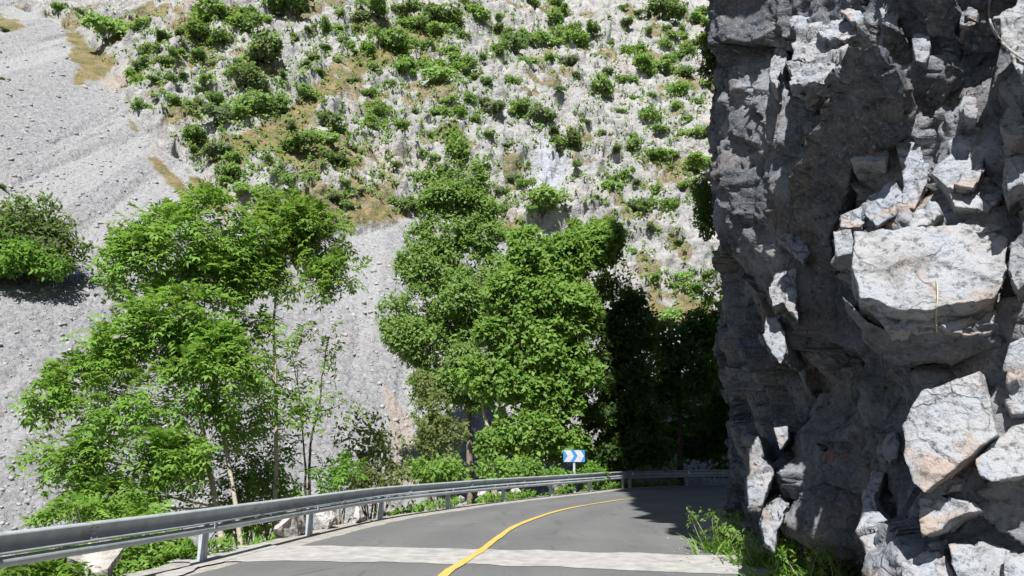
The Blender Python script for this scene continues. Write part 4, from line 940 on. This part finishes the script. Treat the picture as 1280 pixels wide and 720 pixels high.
th = np.linspace(0, 2*math.pi, 12, endpoint=False); LOW = np.stack([.02+.055*np.cos(th), .468+.056*np.sin(th)], 1)
def guardrail(name, label, s0, s1, posts, refl):
    b = along(posts[0]); root = empty(name, (b[0], b[1], 0)); tag(root, label, 'guardrail'); off = np.array([b[0], b[1], 0])
    # beam sections of 4 m, each lapping over the next one
    A = Acc(); s = s0; q = 0
    while s < s1-.05:
        e = min(s+4.15, s1); u = np.linspace(s, e, 14); pth = np.array([along(x) for x in u])
        pr = np.array(UP); pr = pr+np.array([(.004 if q % 2 else 0), (.004 if q % 2 else 0)]); sweep(pth, pr, A); s += 4.0; q += 1
    for q_ in range(int((s1-s0)/4)):
        c_ = along(s0+4.0*q_+.075); d_ = along(s0+4.0*q_+.175)-c_; d_ /= np.linalg.norm(d_); nr_ = np.array([d_[1], -d_[0]])
        for (dl, hz) in ((-.05, .70), (.05, .70), (-.05, .59), (.05, .59), (0, .645)):
            p_ = c_+d_*dl; tube(A, [(*(p_+nr_*.0), hz), (*(p_+nr_*.052), hz), (*(p_+nr_*.060), hz)], [.016, .016, .004], 8)
    v, f = A.get(); mesh_np('beam', v-off, f, M['steel'], root)
    A = Acc(); sweep(np.array([along(x) for x in np.linspace(s0, s1, 220)]), LOW, A); v, f = A.get(); mesh_np('tube_rail', v-off, f, M['steel'], root, True)
    for sp_ in posts:
        c = along(sp_); d = along(sp_+.1)-c; ang = math.atan2(d[1], d[0]); R = Matrix.Rotation(ang, 3, 'Z')
        z0 = gz(c[0], c[1])-.3
        bm = bmesh.new(); top = .70; base_ = Vector((c[0], c[1], 0))+R @ Vector((0, .095, 0))-Vector(off)
        for (o2, sz) in (((0, .05, 0), (.10, .008, 1)), ((.046, 0, 0), (.008, .092, 1)), ((-.046, 0, 0), (.008, .092, 1))):
            box(bm, base_+R @ Vector(o2)+Vector((0, 0, (top+z0)/2)), (sz[0], sz[1], top-z0), R)
        box(bm, base_+R @ Vector((0, -.052, 0))+Vector((0, 0, (.4+z0)/2)), (.085, .008, .4-z0), R)
        po = link_bm('post', bm, M['post'], root)
        bm = bmesh.new(); box(bm, base_+R @ Vector((0, -.03, .52)), (.07, .05, .10), R)
        box(bm, base_+R @ Vector((0, -.168, .515)), (.045, .012, .085), R); 
        br = link_bm('bracket', bm, M['post'], root)
        br.parent = po
        if refl:
            bm = bmesh.new(); box(bm, base_+R @ Vector((0, -.172, .65)), (.06, .05, .09), R); box(bm, base_+R @ Vector((0, -.20, .65)), (.10, .014, .13), R)
            rf = link_bm('reflector', bm, M['refl'], po)
SE = s_at_Y(38.6)
posts1 = [s_at_Y(11.6)+.8+4.0*k for k in range(-4, 20)]
posts1 = [s for s in posts1 if s < SE-1.5]+[SE-.15]
guardrail('guardrail', 'grey two-beam steel guardrail along the sunlit outer edge of road', s_at_Y(-10), SE, posts1, False)
guardrail('guardrail', 'shaded guardrail with white reflectors beyond the bend under the cliff', SE+.06, SE+24, [SE+.5+4.2*k for k in range(6)], True)

# ------------------------------------------------------------------ chevron sign
sy = 35.3; c = P(717.5, 570, sy); sg = empty('chevron_sign', (c.x, sy, gz(c.x, sy)-.2)); tag(sg, 'blue and white chevron curve sign on a post behind the rail', 'road sign')
so_ = Vector(sg.location); sw, shh = .94, .51; Rz = Matrix.Rotation(math.radians(6), 3, 'Z')
bm = bmesh.new(); box(bm, Vector((0, 0, c.z-so_.z)), (sw, .03, shh), Rz)
bmesh.ops.bevel(bm, geom=bm.edges[:], offset=.008, segments=1); pn = link_bm('panel', bm, M['blue'], sg)
bm = bmesh.new(); hw = shh/2-.012
for x0 in (-.44, .0):
    pts = [(x0, hw), (x0+.285, hw), (x0+.43, 0), (x0+.285, -hw), (x0, -hw), (x0+.16, 0)]
    vs = [bm.verts.new(Rz @ Vector((x, -.0185, z))+Vector((0, 0, c.z-so_.z))) for x, z in pts]; bm.faces.new((vs[0], vs[1], vs[2], vs[5])); bm.faces.new((vs[5], vs[2], vs[3], vs[4]))
bmesh.ops.solidify(bm, geom=bm.faces[:], thickness=.003); link_bm('chevron', bm, M['white'], pn)
bm = bmesh.new(); box(bm, Vector((0, .05, (c.z-so_.z+.2)/2)), (.09, .05, c.z-so_.z+.2)); link_bm('pole', bm, M['post'], sg)

# ------------------------------------------------------------------ boulders
def boulder(name, label, px, ybase, Y, wpx, hpx, seed, cat='boulder', group=None, dims=None):
    r = np.random.default_rng(seed); c = P(px, ybase, Y); w_, h_ = wpx*Y/F, hpx*Y/F; dy_ = w_*.84
    if dims: c = Vector(dims[:3]); w_, dy_, h_ = dims[3:]
    bm = bmesh.new()
    for q in range(16):
        d = rdir(1, r)[0]; d = d/np.max(np.abs(d))**.6; bm.verts.new(d*np.array([w_*.5, dy_*.5, h_*.55])*(.8+.25*r.random()))
    bmesh.ops.convex_hull(bm, input=bm.verts[:])
    loose = [v for v in bm.verts if not v.link_faces]; bmesh.ops.delete(bm, geom=loose, context='VERTS')
    bmesh.ops.triangulate(bm, faces=bm.faces[:])
    for it in range(3): bmesh.ops.subdivide_edges(bm, edges=[e for e in bm.edges if e.calc_length() > max(.035, w_*.07)], cuts=1); bmesh.ops.triangulate(bm, faces=bm.faces[:])
    bm.normal_update()
    for v in bm.verts:
        p_ = v.co*(1.6/w_)+Vector((seed, 0, 0)); nz = float(fbm(np.array([p_.x*1.6]), np.array([p_.y*1.6]), np.array([p_.z*1.6]), seed=seed, oct=4)[0])
        v.co += v.normal*nz*.16*w_
    o = link_bm(name, bm, M['boulder']); o.location = (c.x, c.y, c.z+h_*.42); tag(o, label, cat, group); return o
g_ = 'pale boulders along the guardrail'
boulder('boulder', 'largest pale boulder under the rail by the leaning stems', 368, 673, 16.9, 70, 46, 1, group=g_, dims=(-4.36, 16.3, -.12, .52, 1.15, .62))
boulder('boulder', 'upright boulder between the largest boulder and the next post', 411, 664, 17.9, 36, 36, 2, group=g_, dims=(-4.02, 18.0, -.12, .42, .7, .60))
boulder('boulder', 'low slanted boulder beyond the upright one under the rail', 447, 651, 20.3, 42, 30, 3, group=g_, dims=(-3.68, 19.6, -.12, .42, 1.0, .46))
boulder('boulder', 'pale boulder below the near rail at the bottom edge', 118, 730, 10.7, 70, 50, 4, group=g_)
for k, (x, y, Y, w_, lb) in enumerate([(604, 624, 29.4, 16, 'small white stone beneath rail, farthest from the chevron sign'), (628, 623, 30.4, 11, 'smallest white stone between two rail posts'), (645, 620, 31.2, 16, 'small flat white stone at the road edge by a post'),
                                         (699, 613, 34.6, 18, 'white stone beside the chevron sign pole'), (575, 628, 27.6, 12, 'small grey stone under the rail by low bushes'), (735, 610, 36.6, 12, 'small stone on verge past the chevron sign')]):
    boulder('verge_stone', lb, x, y, Y, w_, w_*.75, 30+k, 'stone', 'stones on the verge under the rail')

# ------------------------------------------------------------------ weeds
def weed(label, x, y, h, seed, n=90, stalks=5, spread=.28):
    r = np.random.default_rng(seed); root = empty('weed_clump', (x, y, -.03)); tag(root, label, 'weeds', 'weed clumps at the foot of the cliff')
    B = np.stack([spread*r.standard_normal(n), spread*.8*r.standard_normal(n), np.zeros(n)], 1)
    d = np.stack([.45*r.standard_normal(n), .45*r.standard_normal(n), np.ones(n)], 1); L = h*(.35+.5*r.random(n))
    V, Fv, off = [], [], 0
    d = nrmz(d); sd = nrmz(np.cross(d, rdir(n, r))); bend = nrmz(d*np.array([1, 1, 0])+1e-4)
    for i in range(n):
        t = np.linspace(0, 1, 5)[:, None]; c = B[i]+d[i]*L[i]*t+bend[i]*L[i]*.35*t*t-np.array([0, 0, 1])*L[i]*.22*t*t
        wv_ = .016*(1-t*.95)*(h/.5); V.append(np.concatenate([c-sd[i]*wv_, c+sd[i]*wv_])); q = np.arange(4)
        Fv.append(np.stack([q, q+1, q+6, q+5], 1)+off); off += 10
    mesh_np('blades', np.concatenate(V), np.concatenate(Fv), M['weed'], root)
    A = Acc(); p = []; o = []
    for k in range(stalks):
        b = np.array([spread*.7*r.standard_normal(), spread*.6*r.standard_normal(), 0]); e = b+np.array([.22*r.standard_normal(), .2*r.standard_normal(), h*(.8+.35*r.random())])
        pt = bez(b, (b+e)/2+.05*r.standard_normal(3), e, 8); tube(A, pt, .006*(1-.6*np.linspace(0, 1, 8)), 4)
        for q in range(16): j = r.random()**.6; z = pt[min(7, int(j*8))]; p.append(z+.05*r.standard_normal(3)); o.append(rdir(1, r)[0])
    v, f = A.get(); mesh_np('stalks', v, f, M['straw'], root)
    v, f = broad(np.array(p), np.array(o), r, k=4, spread=.05, leaf=.075, wid=.028); mesh_np('leaves', v, f, M['weed'], root)
    return root
weed('tallest weed clump at the road edge where the shadow starts', *gpt(908, 690), .62, 1, 150, 8, .22)
weed('green grass clump between the cliff foot and tallest weeds', *gpt(950, 705), .50, 2, 150, 6, .22)
weed('weed clump with tall seed stalks against the dark cliff wall', *gpt(985, 728), .55, 3, 130, 7, .2)
weed('yellowish weed clump at the bottom edge beside the lit buttress', *gpt(1035, 738), .52, 4, 120, 8, .22)
weed('low weed clump tucked behind the tall weeds in shade', *gpt(915, 668), .4, 5, 80, 3, .2)
rg = np.random.default_rng(61); rr_ = spline(RIGHT, 200)[60:140]; k_ = rg.integers(0, 80, 700)
gp = np.stack([rr_[k_, 0]-np.abs(rg.standard_normal(700))*.45+.25, rr_[k_, 1]+.1*rg.standard_normal(700), np.full(700, .012)], 1)
gv, gf_ = stones(gp, .012, .05, 62)
gr_ = mesh_np('grit', gv, gf_, M['screestone']); kind(gr_, 'stuff'); tag(gr_, 'small grit fallen from the cliff along the road edge', 'grit')
# ground cover on the bank behind the rail
r = np.random.default_rng(77); s_ = r.random(5200)*52+8; dd = .35+3.2*r.random(5200)**1.5
pp = np.array([along(s) for s in s_]); tn = np.array([along(s+.1) for s in s_])-pp; tn /= np.linalg.norm(tn, axis=1, keepdims=True)
pp = pp+np.stack([-tn[:, 1], tn[:, 0]], 1)*dd[:, None]
m_ = (fbm(pp[:, 0]*.6, pp[:, 1]*.6, seed=9, oct=3) > -.05) & ((dd > 1.0) | (pp[:, 1] > 21) | (pp[:, 1] < 14)); pp = pp[m_]
p3 = np.concatenate([pp, ground_z(pp[:, 0], pp[:, 1])[:, None]+.08+.12*r.random((len(pp), 1))], 1)
v, f = broad(p3, np.tile([0, 0, 1.], (len(p3), 1)), r, k=5, spread=.16, leaf=.16, wid=.06)
gc = mesh_np('undergrowth', v, f, M['weed']); kind(gc, 'stuff'); tag(gc, 'low green weeds covering the bank behind the guardrail', 'undergrowth')
